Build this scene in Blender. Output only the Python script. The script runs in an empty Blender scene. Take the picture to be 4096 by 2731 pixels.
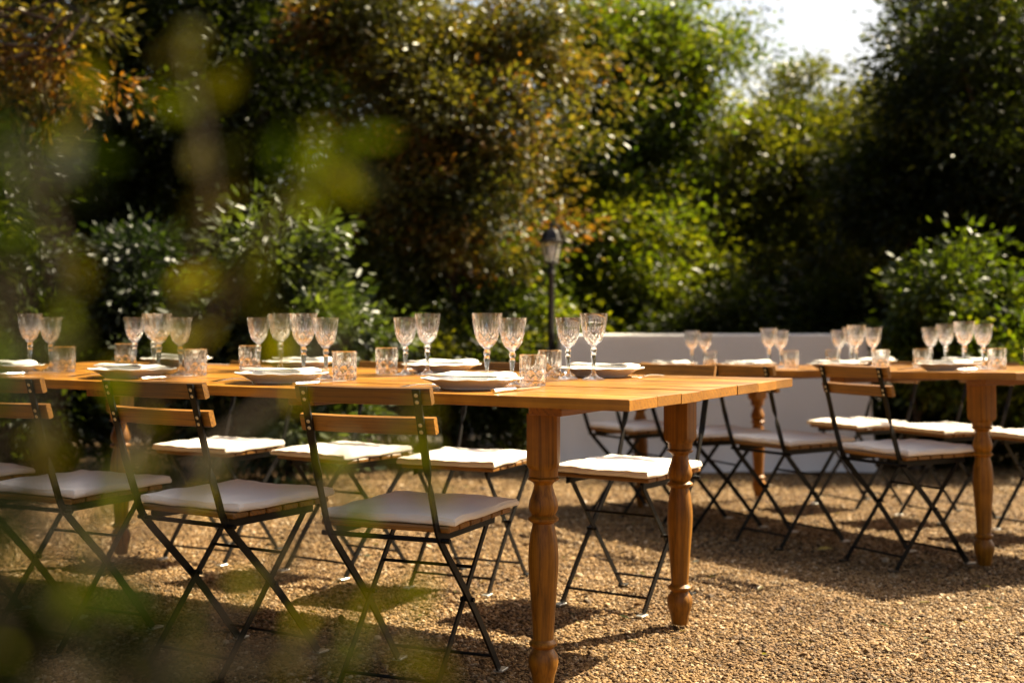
import bpy, bmesh, math, random
import numpy as np
from mathutils import Vector, Matrix, Euler, Quaternion

# ------------------------------------------------------------------ camera, world, sun, exposure
scene = bpy.context.scene
COL = scene.collection
R = math.radians
CAM_Z = 0.97
cam_d = bpy.data.cameras.new('camera')
cam = bpy.data.objects.new('camera', cam_d)
COL.objects.link(cam)
cam.location = (0, 0, CAM_Z)
cam.rotation_euler = (R(90 - 1.14), 0, 0)
cam_d.sensor_width = 36
cam_d.lens = 46.14
cam_d.clip_start = 0.05
cam_d.clip_end = 600
cam_d.dof.use_dof = True
cam_d.dof.focus_distance = 3.45
cam_d.dof.aperture_fstop = 2.6
scene.camera = cam

SUN_EL = R(47)
SUN_AZ = math.atan2(0.85, 0.526)          # clockwise from +Y
world = bpy.data.worlds.new('World')
scene.world = world
world.use_nodes = True
wn = world.node_tree.nodes
sky = wn.new('ShaderNodeTexSky')
sky.sky_type = 'NISHITA'
sky.sun_disc = False
sky.sun_elevation = SUN_EL
sky.sun_rotation = SUN_AZ
sky.air_density = 1.0
sky.dust_density = 5.0
warm = wn.new('ShaderNodeMix'); warm.data_type = 'RGBA'; warm.blend_type = 'MULTIPLY'      # hazy, warm-balanced sky
warm.inputs[0].default_value = 1.0
warm.inputs[7].default_value = (1.0, 0.94, 0.86, 1)
world.node_tree.links.new(sky.outputs[0], warm.inputs[6])
world.node_tree.links.new(warm.outputs[2], wn['Background'].inputs[0])
wn['Background'].inputs[1].default_value = 0.057

sun_d = bpy.data.lights.new('sun', 'SUN')
sun_d.energy = 5.0
sun_d.angle = R(0.55)
sun_d.color = (1.0, 0.865, 0.60)
sun = bpy.data.objects.new('sun', sun_d)
COL.objects.link(sun)
sdir = Vector((-math.sin(SUN_AZ) * math.cos(SUN_EL), -math.cos(SUN_AZ) * math.cos(SUN_EL), -math.sin(SUN_EL)))
sun.rotation_euler = sdir.to_track_quat('-Z', 'Y').to_euler()
sun.location = (8, 6, 12)

vs = scene.view_settings
vs.view_transform = 'Standard'
vs.look = 'None'
vs.exposure = 2.1
vs.gamma = 1.0
vs.use_curve_mapping = False
cy = scene.cycles
cy.use_denoising = True
cy.max_bounces = 14
cy.transmission_bounces = 12
cy.transparent_max_bounces = 12
cy.diffuse_bounces = 4
cy.glossy_bounces = 6
cy.sample_clamp_indirect = 6.0
cy.blur_glossy = 0.0
cy.caustics_refractive = True
cy.caustics_reflective = True

# ------------------------------------------------------------------ helpers
def g_h(x, y):
    """height of the gravel yard: level under the front table, falling away behind it"""
    y = min(y, 14.0)
    s = y - 4.6
    return -0.034 * (math.sqrt(s * s + 0.25) + s) / 2

def new_mesh(name, verts, faces, smooth=False):
    m = bpy.data.meshes.new(name)
    m.from_pydata([tuple(v) for v in verts], [], faces)
    if smooth:
        m.polygons.foreach_set('use_smooth', [True] * len(m.polygons))
    m.update()
    return m

def mesh_obj(name, mesh, mat=None, parent=None, loc=None, rot=None):
    o = bpy.data.objects.new(name, mesh)
    COL.objects.link(o)
    if mat is not None and len(mesh.materials) == 0:
        mesh.materials.append(mat)
    if parent is not None:
        o.parent = parent
    if loc is not None:
        o.location = loc
    if rot is not None:
        o.rotation_euler = rot
    return o

def tag(o, label, cat, group=None):
    o['label'] = label
    o['category'] = cat
    if group:
        o['group'] = group
    return o

def thing(name, label, cat, loc=(0, 0, 0), rot=(0, 0, 0), group=None):
    o = bpy.data.objects.new(name, None)
    o.empty_display_size = 0.1
    COL.objects.link(o)
    o.location = loc
    o.rotation_euler = rot
    return tag(o, label, cat, group)

def copy_tree(o, parent=None):
    c = o.copy()
    COL.objects.link(c)
    c.parent = parent
    for ch in o.children:
        copy_tree(ch, c)
    return c

class MB:
    """collects pieces into one mesh"""
    def __init__(s):
        s.v = []; s.f = []
    def add(s, verts, faces):
        b = len(s.v)
        s.v += [tuple(v) for v in verts]
        s.f += [tuple(i + b for i in f) for f in faces]
    def box(s, c, d, rot=None, bev=0.0):
        hx, hy, hz = d[0] / 2, d[1] / 2, d[2] / 2
        M = rot.to_matrix() if rot is not None else Matrix.Identity(3)
        if bev <= 0:
            P = [(x, y, z) for x in (-hx, hx) for y in (-hy, hy) for z in (-hz, hz)]
            F = [(0, 1, 3, 2), (4, 6, 7, 5), (0, 4, 5, 1), (2, 3, 7, 6), (0, 2, 6, 4), (1, 5, 7, 3)]
        else:
            P, F = bevel_box(hx, hy, hz, bev)
        s.add([M @ Vector(p) + Vector(c) for p in P], F)
    def tube(s, pts, rad, n=8, caps=True):
        V, F = tube_geo(pts, rad, n, caps)
        s.add(V, F)
    def lathe(s, prof, n=24, c=(0, 0, 0), caps=True):
        V = []; F = []
        for (r, z) in prof:
            for k in range(n):
                a = 2 * math.pi * k / n
                V.append((c[0] + r * math.cos(a), c[1] + r * math.sin(a), c[2] + z))
        for i in range(len(prof) - 1):
            for k in range(n):
                k2 = (k + 1) % n
                F.append((i * n + k, i * n + k2, (i + 1) * n + k2, (i + 1) * n + k))
        if caps:
            F.append(tuple(reversed(range(n))))
            F.append(tuple(range((len(prof) - 1) * n, len(prof) * n)))
        s.add(V, F)
    def mesh(s, name, smooth=False):
        return new_mesh(name, s.v, s.f, smooth)

def bevel_box(hx, hy, hz, b):
    bm = bmesh.new()
    bmesh.ops.create_cube(bm, size=2.0)
    for v in bm.verts:
        v.co = (v.co.x * hx, v.co.y * hy, v.co.z * hz)
    bmesh.ops.bevel(bm, geom=bm.edges[:], offset=b, segments=1, affect='EDGES')
    bm.verts.index_update()
    P = [v.co.copy() for v in bm.verts]
    F = [tuple(v.index for v in f.verts) for f in bm.faces]
    bm.free()
    return P, F

def tube_geo(pts, rad, n=8, caps=True):
    pts = [Vector(p) for p in pts]
    if not hasattr(rad, '__len__'):
        rad = [rad] * len(pts)
    V = []; F = []
    t0 = (pts[1] - pts[0]).normalized()
    up = Vector((0, 0, 1)) if abs(t0.z) < 0.9 else Vector((1, 0, 0))
    side = t0.cross(up).normalized()
    for i, p in enumerate(pts):
        t = (pts[min(i + 1, len(pts) - 1)] - pts[max(i - 1, 0)]).normalized()
        side = (side - t * side.dot(t)).normalized()
        b = t.cross(side)
        for k in range(n):
            a = 2 * math.pi * k / n
            V.append(p + (side * math.cos(a) + b * math.sin(a)) * rad[i])
    for i in range(len(pts) - 1):
        for k in range(n):
            k2 = (k + 1) % n
            F.append((i * n + k, i * n + k2, (i + 1) * n + k2, (i + 1) * n + k))
    if caps:
        F.append(tuple(reversed(range(n))))
        F.append(tuple(range((len(pts) - 1) * n, len(pts) * n)))
    return V, F

def auto_smooth(mesh, ang=40):
    bm = bmesh.new()
    bm.from_mesh(mesh)
    for f in bm.faces:
        f.smooth = True
    lim = R(ang)
    for e in bm.edges:
        if len(e.link_faces) == 2:
            e.smooth = e.calc_face_angle(0) < lim
    bmesh.ops.recalc_face_normals(bm, faces=bm.faces[:])
    bm.to_mesh(mesh)
    bm.free()
    return mesh

# ------------------------------------------------------------------ materials
class NT:
    def __init__(s, name):
        s.m = bpy.data.materials.new(name)
        s.m.use_nodes = True
        s.t = s.m.node_tree
        s.b = s.t.nodes['Principled BSDF']
        s.out = s.t.nodes['Material Output']
    def n(s, typ, **kw):
        nd = s.t.nodes.new(typ)
        for k, v in kw.items():
            setattr(nd, k, v)
        return nd
    def l(s, a, b):
        s.t.links.new(a, b)
    def val(s, node, **kw):
        for k, v in kw.items():
            node.inputs[k.replace('_', ' ')].default_value = v
        return node
    def ramp(s, fac, stops):
        r = s.n('ShaderNodeValToRGB')
        e = r.color_ramp.elements
        while len(e) < len(stops):
            e.new(0.5)
        for i, (p, c) in enumerate(stops):
            e[i].position = p
            e[i].color = (c[0], c[1], c[2], 1)
        s.l(fac, r.inputs[0])
        return r
    def mix(s, fac, a, b, mode='MIX'):
        m = s.n('ShaderNodeMix', data_type='RGBA', blend_type=mode)
        for sock, v in ((m.inputs[0], fac), (m.inputs[6], a), (m.inputs[7], b)):
            if hasattr(v, 'is_linked'):
                s.l(v, sock)
            elif hasattr(v, '__len__'):
                sock.default_value = (v[0], v[1], v[2], 1)
            else:
                sock.default_value = v
        return m.outputs[2]
    def bump(s, h, strength=0.3, dist=0.01):
        b = s.n('ShaderNodeBump')
        b.inputs['Strength'].default_value = strength
        b.inputs['Distance'].default_value = dist
        s.l(h, b.inputs['Height'])
        s.l(b.outputs[0], s.b.inputs['Normal'])
        return b

def wood(name, dark, mid, light, axis='X', rough=0.35, ring=26.0, spec=0.5, stain=0.35):
    t = NT(name)
    tc = t.n('ShaderNodeTexCoord')
    oi = t.n('ShaderNodeObjectInfo')
    off = t.n('ShaderNodeVectorMath', operation='SCALE')
    t.l(oi.outputs['Location'], off.inputs[0]); off.inputs[3].default_value = 3.7
    cmb = t.n('ShaderNodeCombineXYZ')
    m0 = t.n('ShaderNodeMath', operation='MULTIPLY'); m0.inputs[1].default_value = 31.0
    t.l(oi.outputs['Random'], m0.inputs[0])
    for i in range(3):
        t.l(m0.outputs[0], cmb.inputs[i])
    add = t.n('ShaderNodeVectorMath', operation='ADD')
    t.l(tc.outputs['Object'], add.inputs[0]); t.l(cmb.outputs[0], add.inputs[1])
    mp = t.n('ShaderNodeMapping')
    sc = {'X': (0.06, 1, 1), 'Y': (1, 0.06, 1), 'Z': (1, 1, 0.06)}[axis]
    mp.inputs['Scale'].default_value = sc
    t.l(add.outputs[0], mp.inputs[0])
    wav = t.n('ShaderNodeTexWave', wave_type='RINGS', rings_direction=axis, wave_profile='SAW')
    t.val(wav, Scale=ring, Distortion=5.0, Detail=3.0, Detail_Scale=1.6)
    t.l(mp.outputs[0], wav.inputs[0])
    mp2 = t.n('ShaderNodeMapping')
    sc2 = {'X': (3, 160, 160), 'Y': (160, 3, 160), 'Z': (160, 160, 3)}[axis]
    mp2.inputs['Scale'].default_value = sc2
    t.l(add.outputs[0], mp2.inputs[0])
    fine = t.n('ShaderNodeTexNoise'); t.val(fine, Scale=1.0, Detail=5.0, Roughness=0.6)
    t.l(mp2.outputs[0], fine.inputs[0])
    blot = t.n('ShaderNodeTexNoise'); t.val(blot, Scale=7.0, Detail=4.0, Roughness=0.65)
    t.l(add.outputs[0], blot.inputs[0])
    c1 = t.ramp(wav.outputs[1], [(0.0, mid), (0.6, light), (1.0, dark)])
    c2 = t.ramp(fine.outputs[0], [(0.3, dark), (0.55, light)])
    c = t.mix(0.5, c1.outputs[0], c2.outputs[0])
    st = t.ramp(blot.outputs[0], [(0.35, (0.42, 0.36, 0.3)), (0.62, (1, 1, 1))])
    c = t.mix(stain, c, st.outputs[0], 'MULTIPLY')
    mk = t.n('ShaderNodeMapping')
    mk.inputs['Scale'].default_value = {'X': (3.2, 11, 11), 'Y': (11, 3.2, 11), 'Z': (11, 11, 3.2)}[axis]
    t.l(add.outputs[0], mk.inputs[0])
    kn = t.n('ShaderNodeTexVoronoi'); t.val(kn, Scale=1.0, Randomness=1.0)
    t.l(mk.outputs[0], kn.inputs[0])
    kr = t.ramp(kn.outputs['Distance'], [(0.05, (0.22, 0.16, 0.10)), (0.17, (1, 1, 1))])
    c = t.mix(0.75, c, kr.outputs[0], 'MULTIPLY')
    hv = t.n('ShaderNodeHueSaturation')
    mr = t.n('ShaderNodeMapRange'); mr.inputs[3].default_value = 0.66; mr.inputs[4].default_value = 1.22
    t.l(oi.outputs['Random'], mr.inputs[0]); t.l(mr.outputs[0], hv.inputs['Value'])
    t.l(c, hv.inputs['Color'])
    t.l(hv.outputs[0], t.b.inputs['Base Color'])
    rr = t.n('ShaderNodeMapRange'); rr.inputs[3].default_value = rough - 0.08; rr.inputs[4].default_value = rough + 0.18
    t.l(blot.outputs[0], rr.inputs[0]); t.l(rr.outputs[0], t.b.inputs['Roughness'])
    t.b.inputs['Specular IOR Level'].default_value = spec
    hs = t.n('ShaderNodeMath', operation='ADD')
    t.l(fine.outputs[0], hs.inputs[0])
    w2 = t.n('ShaderNodeMath', operation='MULTIPLY'); w2.inputs[1].default_value = 0.35
    t.l(wav.outputs[1], w2.inputs[0]); t.l(w2.outputs[0], hs.inputs[1])
    t.bump(hs.outputs[0], 0.25, 0.002)
    return t.m

M = {}
M['table_wood'] = wood('table_wood', (0.12, 0.042, 0.003), (0.29, 0.115, 0.008), (0.39, 0.168, 0.014), 'X', 0.28, 22, stain=0.55)
M['leg_wood'] = wood('leg_wood', (0.05, 0.015, 0.001), (0.20, 0.076, 0.004), (0.31, 0.125, 0.006), 'Z', 0.42, 15, spec=0.3, stain=0.6)
M['cleat_wood'] = wood('cleat_wood', (0.08, 0.025, 0.004), (0.17, 0.058, 0.006), (0.23, 0.086, 0.009), 'Y', 0.4, 20)
M['chair_wood'] = wood('chair_wood', (0.06, 0.021, 0.003), (0.19, 0.076, 0.008), (0.28, 0.120, 0.012), 'X', 0.4, 30, stain=0.35)

def simple(name, col, rough=0.5, metal=0.0, noise=0.12, nscale=40, bump=0.0, spec=0.5):
    t = NT(name)
    tc = t.n('ShaderNodeTexCoord')
    nz = t.n('ShaderNodeTexNoise'); t.val(nz, Scale=nscale, Detail=4.0, Roughness=0.6)
    t.l(tc.outputs['Object'], nz.inputs[0])
    lo = tuple(max(0, c * (1 - noise * 2)) for c in col)
    hi = tuple(min(1, c * (1 + noise)) for c in col)
    rp = t.ramp(nz.outputs[0], [(0.3, lo), (0.7, hi)])
    t.l(rp.outputs[0], t.b.inputs['Base Color'])
    t.b.inputs['Roughness'].default_value = rough
    t.b.inputs['Metallic'].default_value = metal
    t.b.inputs['Specular IOR Level'].default_value = spec
    if bump:
        t.bump(nz.outputs[0], bump, 0.002)
    return t.m

M['black_metal'] = simple('black_metal', (0.0035, 0.003, 0.0028), 0.45, 0.0, 0.3, 90, 0.15, 0.22)
M['screw'] = simple('screw', (0.62, 0.55, 0.40), 0.35, 0.8, 0.2, 200)
M['steel'] = simple('steel', (0.75, 0.73, 0.70), 0.16, 1.0, 0.06, 60)
M['bare_steel'] = simple('bare_steel', (0.5, 0.5, 0.48), 0.4, 0.9, 0.1, 60)
M['porcelain'] = simple('porcelain', (0.80, 0.77, 0.71), 0.12, 0.0, 0.02, 20)
M['lamp_metal'] = simple('lamp_metal', (0.016, 0.012, 0.010), 0.5, 0.3, 0.3, 50, 0.1)
M['globe'] = simple('globe', (0.75, 0.72, 0.66), 0.3, 0.0, 0.02, 20)
M['bark'] = simple('bark', (0.075, 0.048, 0.032), 0.9, 0.0, 0.4, 14, 1.0)
M['twig'] = simple('twig', (0.09, 0.06, 0.03), 0.7, 0.0, 0.3, 60)

def fabric(name, col, weave=900, wrinkle=0.35):
    t = NT(name)
    tc = t.n('ShaderNodeTexCoord')
    wv = t.n('ShaderNodeTexNoise'); t.val(wv, Scale=weave, Detail=2.0)
    wr = t.n('ShaderNodeTexNoise'); t.val(wr, Scale=9.0, Detail=3.0, Distortion=0.8)
    t.l(tc.outputs['Object'], wv.inputs[0]); t.l(tc.outputs['Object'], wr.inputs[0])
    rp = t.ramp(wv.outputs[0], [(0.3, tuple(c * 0.9 for c in col)), (0.7, col)])
    t.l(rp.outputs[0], t.b.inputs['Base Color'])
    t.b.inputs['Roughness'].default_value = 0.9
    t.b.inputs['Specular IOR Level'].default_value = 0.15
    t.b.inputs['Sheen Weight'].default_value = 0.15
    t.bump(wr.outputs[0], wrinkle, 0.006)
    return t.m
M['cushion'] = fabric('cushion_canvas', (0.86, 0.78, 0.68), 900, 0.9)
M['napkin'] = fabric('napkin_linen', (0.85, 0.82, 0.77), 700, 0.2)
M['cloth'] = fabric('table_linen', (0.88, 0.85, 0.82), 300, 0.5)
_t = M['cloth'].node_tree; _b = _t.nodes['Principled BSDF']
_tl = _t.nodes.new('ShaderNodeBsdfTranslucent'); _tl.inputs[0].default_value = (0.85, 0.80, 0.74, 1)
_mx = _t.nodes.new('ShaderNodeMixShader'); _mx.inputs[0].default_value = 0.28
_t.links.new(_b.outputs[0], _mx.inputs[1]); _t.links.new(_tl.outputs[0], _mx.inputs[2])
_t.links.new(_mx.outputs[0], _t.nodes['Material Output'].inputs[0])

# cut crystal: clear glass
t = NT('crystal')
gl = t.n('ShaderNodeBsdfGlass'); t.val(gl, IOR=1.5, Roughness=0.0)
gl.inputs['Color'].default_value = (1.0, 1.0, 1.0, 1)
tr = t.n('ShaderNodeBsdfTransparent'); tr.inputs[0].default_value = (1.0, 1.0, 1.0, 1)
mx = t.n('ShaderNodeMixShader'); mx.inputs[0].default_value = 0.15
t.l(gl.outputs[0], mx.inputs[1]); t.l(tr.outputs[0], mx.inputs[2])
t.l(mx.outputs[0], t.out.inputs[0])
M['crystal'] = t.m

def leaf_mat(name, stops, transl=0.45, rough=0.35, tcol=(0.30, 0.34, 0.03), spec=0.5):
    """stops: colour ramp over the per-leaf tint attribute"""
    t = NT(name)
    at = t.n('ShaderNodeAttribute', attribute_name='tint')
    gi = t.n('ShaderNodeNewGeometry')
    c = t.ramp(at.outputs['Fac'], stops)
    hv = t.n('ShaderNodeHueSaturation')
    mr = t.n('ShaderNodeMapRange'); mr.inputs[3].default_value = 0.65; mr.inputs[4].default_value = 1.4
    t.l(gi.outputs['Random Per Island'], mr.inputs[0]); t.l(mr.outputs[0], hv.inputs['Value'])
    t.l(c.outputs[0], hv.inputs['Color'])
    t.l(hv.outputs[0], t.b.inputs['Base Color'])
    t.b.inputs['Roughness'].default_value = rough
    t.b.inputs['Specular IOR Level'].default_value = spec
    tl = t.n('ShaderNodeBsdfTranslucent')
    tm = t.mix(1.0, hv.outputs[0], tcol, 'MULTIPLY')
    sc = t.n('ShaderNodeVectorMath', operation='SCALE'); sc.inputs[3].default_value = 1.0
    t.l(tm, sc.inputs[0])
    t.l(sc.outputs[0], tl.inputs[0])
    mx = t.n('ShaderNodeMixShader'); mx.inputs[0].default_value = transl
    t.l(t.b.outputs[0], mx.inputs[1]); t.l(tl.outputs[0], mx.inputs[2])
    t.l(mx.outputs[0], t.out.inputs[0])
    return t.m
# translucent tint multiplies the leaf's own colour (values above 1 = light through a thin blade is stronger in that channel)
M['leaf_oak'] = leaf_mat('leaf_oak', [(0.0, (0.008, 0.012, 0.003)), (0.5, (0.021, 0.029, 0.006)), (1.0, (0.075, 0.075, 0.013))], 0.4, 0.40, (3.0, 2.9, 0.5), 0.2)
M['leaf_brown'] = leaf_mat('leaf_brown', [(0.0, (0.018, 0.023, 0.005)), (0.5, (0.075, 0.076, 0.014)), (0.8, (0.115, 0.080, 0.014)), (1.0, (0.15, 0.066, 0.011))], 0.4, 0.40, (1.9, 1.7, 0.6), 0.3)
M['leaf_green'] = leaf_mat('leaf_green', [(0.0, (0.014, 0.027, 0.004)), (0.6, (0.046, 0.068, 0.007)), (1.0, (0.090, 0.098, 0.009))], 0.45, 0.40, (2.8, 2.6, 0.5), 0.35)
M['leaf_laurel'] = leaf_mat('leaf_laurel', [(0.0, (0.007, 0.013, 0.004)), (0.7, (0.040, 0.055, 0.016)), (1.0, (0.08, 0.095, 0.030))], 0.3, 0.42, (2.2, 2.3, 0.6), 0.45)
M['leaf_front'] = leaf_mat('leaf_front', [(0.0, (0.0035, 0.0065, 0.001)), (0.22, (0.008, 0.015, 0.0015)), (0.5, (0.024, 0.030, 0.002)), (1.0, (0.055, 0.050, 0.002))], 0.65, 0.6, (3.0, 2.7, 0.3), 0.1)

# gravel
def gravel_mat():
    t = NT('gravel_ground')
    tc = t.n('ShaderNodeTexCoord')
    vo = t.n('ShaderNodeTexVoronoi'); t.val(vo, Scale=55.0, Randomness=1.0)
    vo2 = t.n('ShaderNodeTexVoronoi'); t.val(vo2, Scale=130.0, Randomness=1.0)
    nz = t.n('ShaderNodeTexNoise'); t.val(nz, Scale=2.2, Detail=5.0, Roughness=0.6)
    for n_ in (vo, vo2, nz):
        t.l(tc.outputs['Object'], n_.inputs[0])
    sp = t.n('ShaderNodeSeparateColor'); t.l(vo.outputs['Color'], sp.inputs[0])
    c = t.ramp(sp.outputs[0], [(0.0, (0.05, 0.028, 0.010)), (0.45, (0.14, 0.082, 0.030)), (0.8, (0.21, 0.13, 0.052)), (1.0, (0.30, 0.20, 0.10))])
    d = t.ramp(nz.outputs[0], [(0.35, (0.75, 0.66, 0.52)), (0.65, (1, 1, 1))])
    cc = t.mix(0.8, c.outputs[0], d.outputs[0], 'MULTIPLY')
    t.l(cc, t.b.inputs['Base Color'])
    t.b.inputs['Roughness'].default_value = 0.9
    t.b.inputs['Specular IOR Level'].default_value = 0.2
    inv = t.n('ShaderNodeMath', operation='ADD')
    t.l(vo.outputs['Distance'], inv.inputs[0]); t.l(vo2.outputs['Distance'], inv.inputs[1])
    neg = t.n('ShaderNodeMath', operation='MULTIPLY'); neg.inputs[1].default_value = -1.0
    t.l(inv.outputs[0], neg.inputs[0])
    t.bump(neg.outputs[0], 0.9, 0.012)
    return t.m
M['gravel'] = gravel_mat()
def pebble_mat():
    t = NT('pebble')
    oi = t.n('ShaderNodeObjectInfo')
    c = t.ramp(oi.outputs['Random'], [(0.0, (0.05, 0.028, 0.010)), (0.3, (0.14, 0.080, 0.028)), (0.55, (0.23, 0.138, 0.052)), (0.8, (0.31, 0.195, 0.082)), (0.93, (0.32, 0.25, 0.16)), (1.0, (0.50, 0.40, 0.27))])
    ge = t.n('ShaderNodeNewGeometry')
    pn = t.n('ShaderNodeTexNoise'); t.val(pn, Scale=1.7, Detail=5.0, Roughness=0.65)
    t.l(ge.outputs['Position'], pn.inputs[0])
    pr = t.ramp(pn.outputs[0], [(0.36, (0.55, 0.46, 0.36)), (0.6, (1.05, 1.0, 0.95))])
    cc = t.mix(0.9, c.outputs[0], pr.outputs[0], 'MULTIPLY')
    t.l(cc, t.b.inputs['Base Color'])
    t.b.inputs['Roughness'].default_value = 0.75
    t.b.inputs['Specular IOR Level'].default_value = 0.3
    return t.m
M['pebble'] = pebble_mat()
M['straw'] = simple('straw', (0.30, 0.17, 0.06), 0.8, 0, 0.3, 30)
M['soil'] = simple('soil', (0.06, 0.04, 0.022), 0.95, 0, 0.4, 3, 0.6)
M['dry_leaf'] = simple('dry_leaf', (0.42, 0.30, 0.05), 0.6, 0, 0.2, 40)

# ------------------------------------------------------------------ ground
def axis_vals(lo, hi, fine_lo, fine_hi, step, ratio=1.35):
    v = list(np.arange(fine_lo, fine_hi + 1e-6, step))
    s = step; x = fine_hi
    while x < hi:
        s *= ratio; x += s; v.append(x)
    s = step; x = fine_lo
    while x > lo:
        s *= ratio; x -= s; v.insert(0, x)
    return v
rng = np.random.default_rng(7)
xs = axis_vals(-260, 260, -7, 7, 0.2)
ys = axis_vals(-120, 420, 0, 15, 0.2)
gv = []; gf = []
def bumpy(x, y):
    return 0.006 * math.sin(x * 2.1 + y * 1.3) + 0.005 * math.sin(x * 0.9 - y * 2.7 + 1.0)
for y in ys:
    for x in xs:
        gv.append((x, y, g_h(x, y) - 0.012 + bumpy(x, y) * 0.8))
nx = len(xs)
for j in range(len(ys) - 1):
    for i in range(nx - 1):
        a = j * nx + i
        gf.append((a, a + 1, a + nx + 1, a + nx))
ground = mesh_obj('ground', new_mesh('ground', gv, gf, True), M['gravel'])
ground['kind'] = 'structure'
ground['label'] = 'tan gravel yard under the tables and chairs'

def point_scatter(name, pos, rot, scl, mat, kind='ico'):
    """one object: small pieces instanced on its points by geometry nodes"""
    m = bpy.data.meshes.new(name)
    m.vertices.add(len(pos))
    m.vertices.foreach_set('co', np.asarray(pos, dtype=np.float32).ravel())
    for nm, arr in (('rot', rot), ('scl', scl)):
        a = m.attributes.new(nm, 'FLOAT_VECTOR', 'POINT')
        a.data.foreach_set('vector', np.asarray(arr, dtype=np.float32).ravel())
    o = mesh_obj(name, m, mat)
    ng = bpy.data.node_groups.new(name + '_scatter', 'GeometryNodeTree')
    ng.interface.new_socket('Geometry', in_out='INPUT', socket_type='NodeSocketGeometry')
    ng.interface.new_socket('Geometry', in_out='OUTPUT', socket_type='NodeSocketGeometry')
    gi = ng.nodes.new('NodeGroupInput'); go = ng.nodes.new('NodeGroupOutput')
    iop = ng.nodes.new('GeometryNodeInstanceOnPoints')
    if kind == 'ico':
        pr = ng.nodes.new('GeometryNodeMeshIcoSphere')
        pr.inputs['Radius'].default_value = 1.0
        pr.inputs['Subdivisions'].default_value = 1
    else:
        pr = ng.nodes.new('GeometryNodeMeshCube')
    sm = ng.nodes.new('GeometryNodeSetMaterial'); sm.inputs['Material'].default_value = mat
    def named(nm):
        nd = ng.nodes.new('GeometryNodeInputNamedAttribute'); nd.data_type = 'FLOAT_VECTOR'
        nd.inputs['Name'].default_value = nm
        return nd.outputs[0]
    e2r = ng.nodes.new('FunctionNodeEulerToRotation')
    L = ng.links.new
    L(pr.outputs[0], sm.inputs['Geometry'])
    L(gi.outputs[0], iop.inputs['Points'])
    L(sm.outputs[0], iop.inputs['Instance'])
    L(named('rot'), e2r.inputs[0]); L(e2r.outputs[0], iop.inputs['Rotation'])
    L(named('scl'), iop.inputs['Scale'])
    L(iop.outputs[0], go.inputs[0])
    md = o.modifiers.new('scatter', 'NODES'); md.node_group = ng
    o['kind'] = 'stuff'
    return o

def gh_np(x, y):
    y2 = np.minimum(y, 14.0); s = y2 - 4.6
    return -0.034 * (np.sqrt(s * s + 0.25) + s) / 2 - 0.012 + 0.8 * (0.006 * np.sin(x * 2.1 + y * 1.3) + 0.005 * np.sin(x * 0.9 - y * 2.7 + 1.0))

def scatter_xy(n, ylo, yhi, margin=1.0, power=1.0):
    y = ylo + (yhi - ylo) * rng.random(n) ** power
    hw = y * 0.41 + margin
    x = (rng.random(n) * 2 - 1) * hw
    return x, y
P, RT, SC = [], [], []
for (n, ylo, yhi, smin, smax) in ((230000, 2.6, 5.2, 0.0028, 0.0098), (80000, 5.2, 8.0, 0.004, 0.012), (30000, 8.0, 13.0, 0.007, 0.016)):
    x, y = scatter_xy(n, ylo, yhi)
    s = smin + (smax - smin) * rng.random(n) ** 2.4
    big = rng.random(n) < 0.012
    s = np.where(big, s * 1.9, s)
    fl = 0.30 + 0.35 * rng.random(n)
    z = gh_np(x, y) + s * fl * (0.15 + 0.5 * rng.random(n))
    P.append(np.stack([x, y, z], 1))
    RT.append(np.stack([rng.normal(0, 0.35, n), rng.normal(0, 0.35, n), rng.random(n) * 6.28], 1))
    SC.append(np.stack([s, s * (0.6 + 0.35 * rng.random(n)), s * fl], 1))
peb = point_scatter('gravel_pebbles', np.concatenate(P), np.concatenate(RT), np.concatenate(SC), M['pebble'])
peb['label'] = 'loose tan and grey gravel pebbles covering the yard'
n = 30000
x, y = scatter_xy(n, 2.7, 7.5)
keep = (np.sin(x * 3.1 + 1.7 * np.sin(y * 2.3)) + np.sin(y * 2.7 + x) + rng.normal(0, 0.8, n)) > 0.1
x, y = x[keep], y[keep]; n = len(x)
ln = 0.012 + 0.022 * rng.random(n)
lit = point_scatter('needle_litter', np.stack([x, y, gh_np(x, y) + 0.008 + 0.006 * rng.random(n)], 1),
                    np.stack([rng.normal(0, 0.2, n), rng.normal(0, 0.22, n), rng.random(n) * 6.28], 1),
                    np.stack([ln, np.full(n, 0.0011), np.full(n, 0.0009)], 1), M['straw'], 'cube')
lit['label'] = 'dry straw coloured needles strewn over the gravel'

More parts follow.
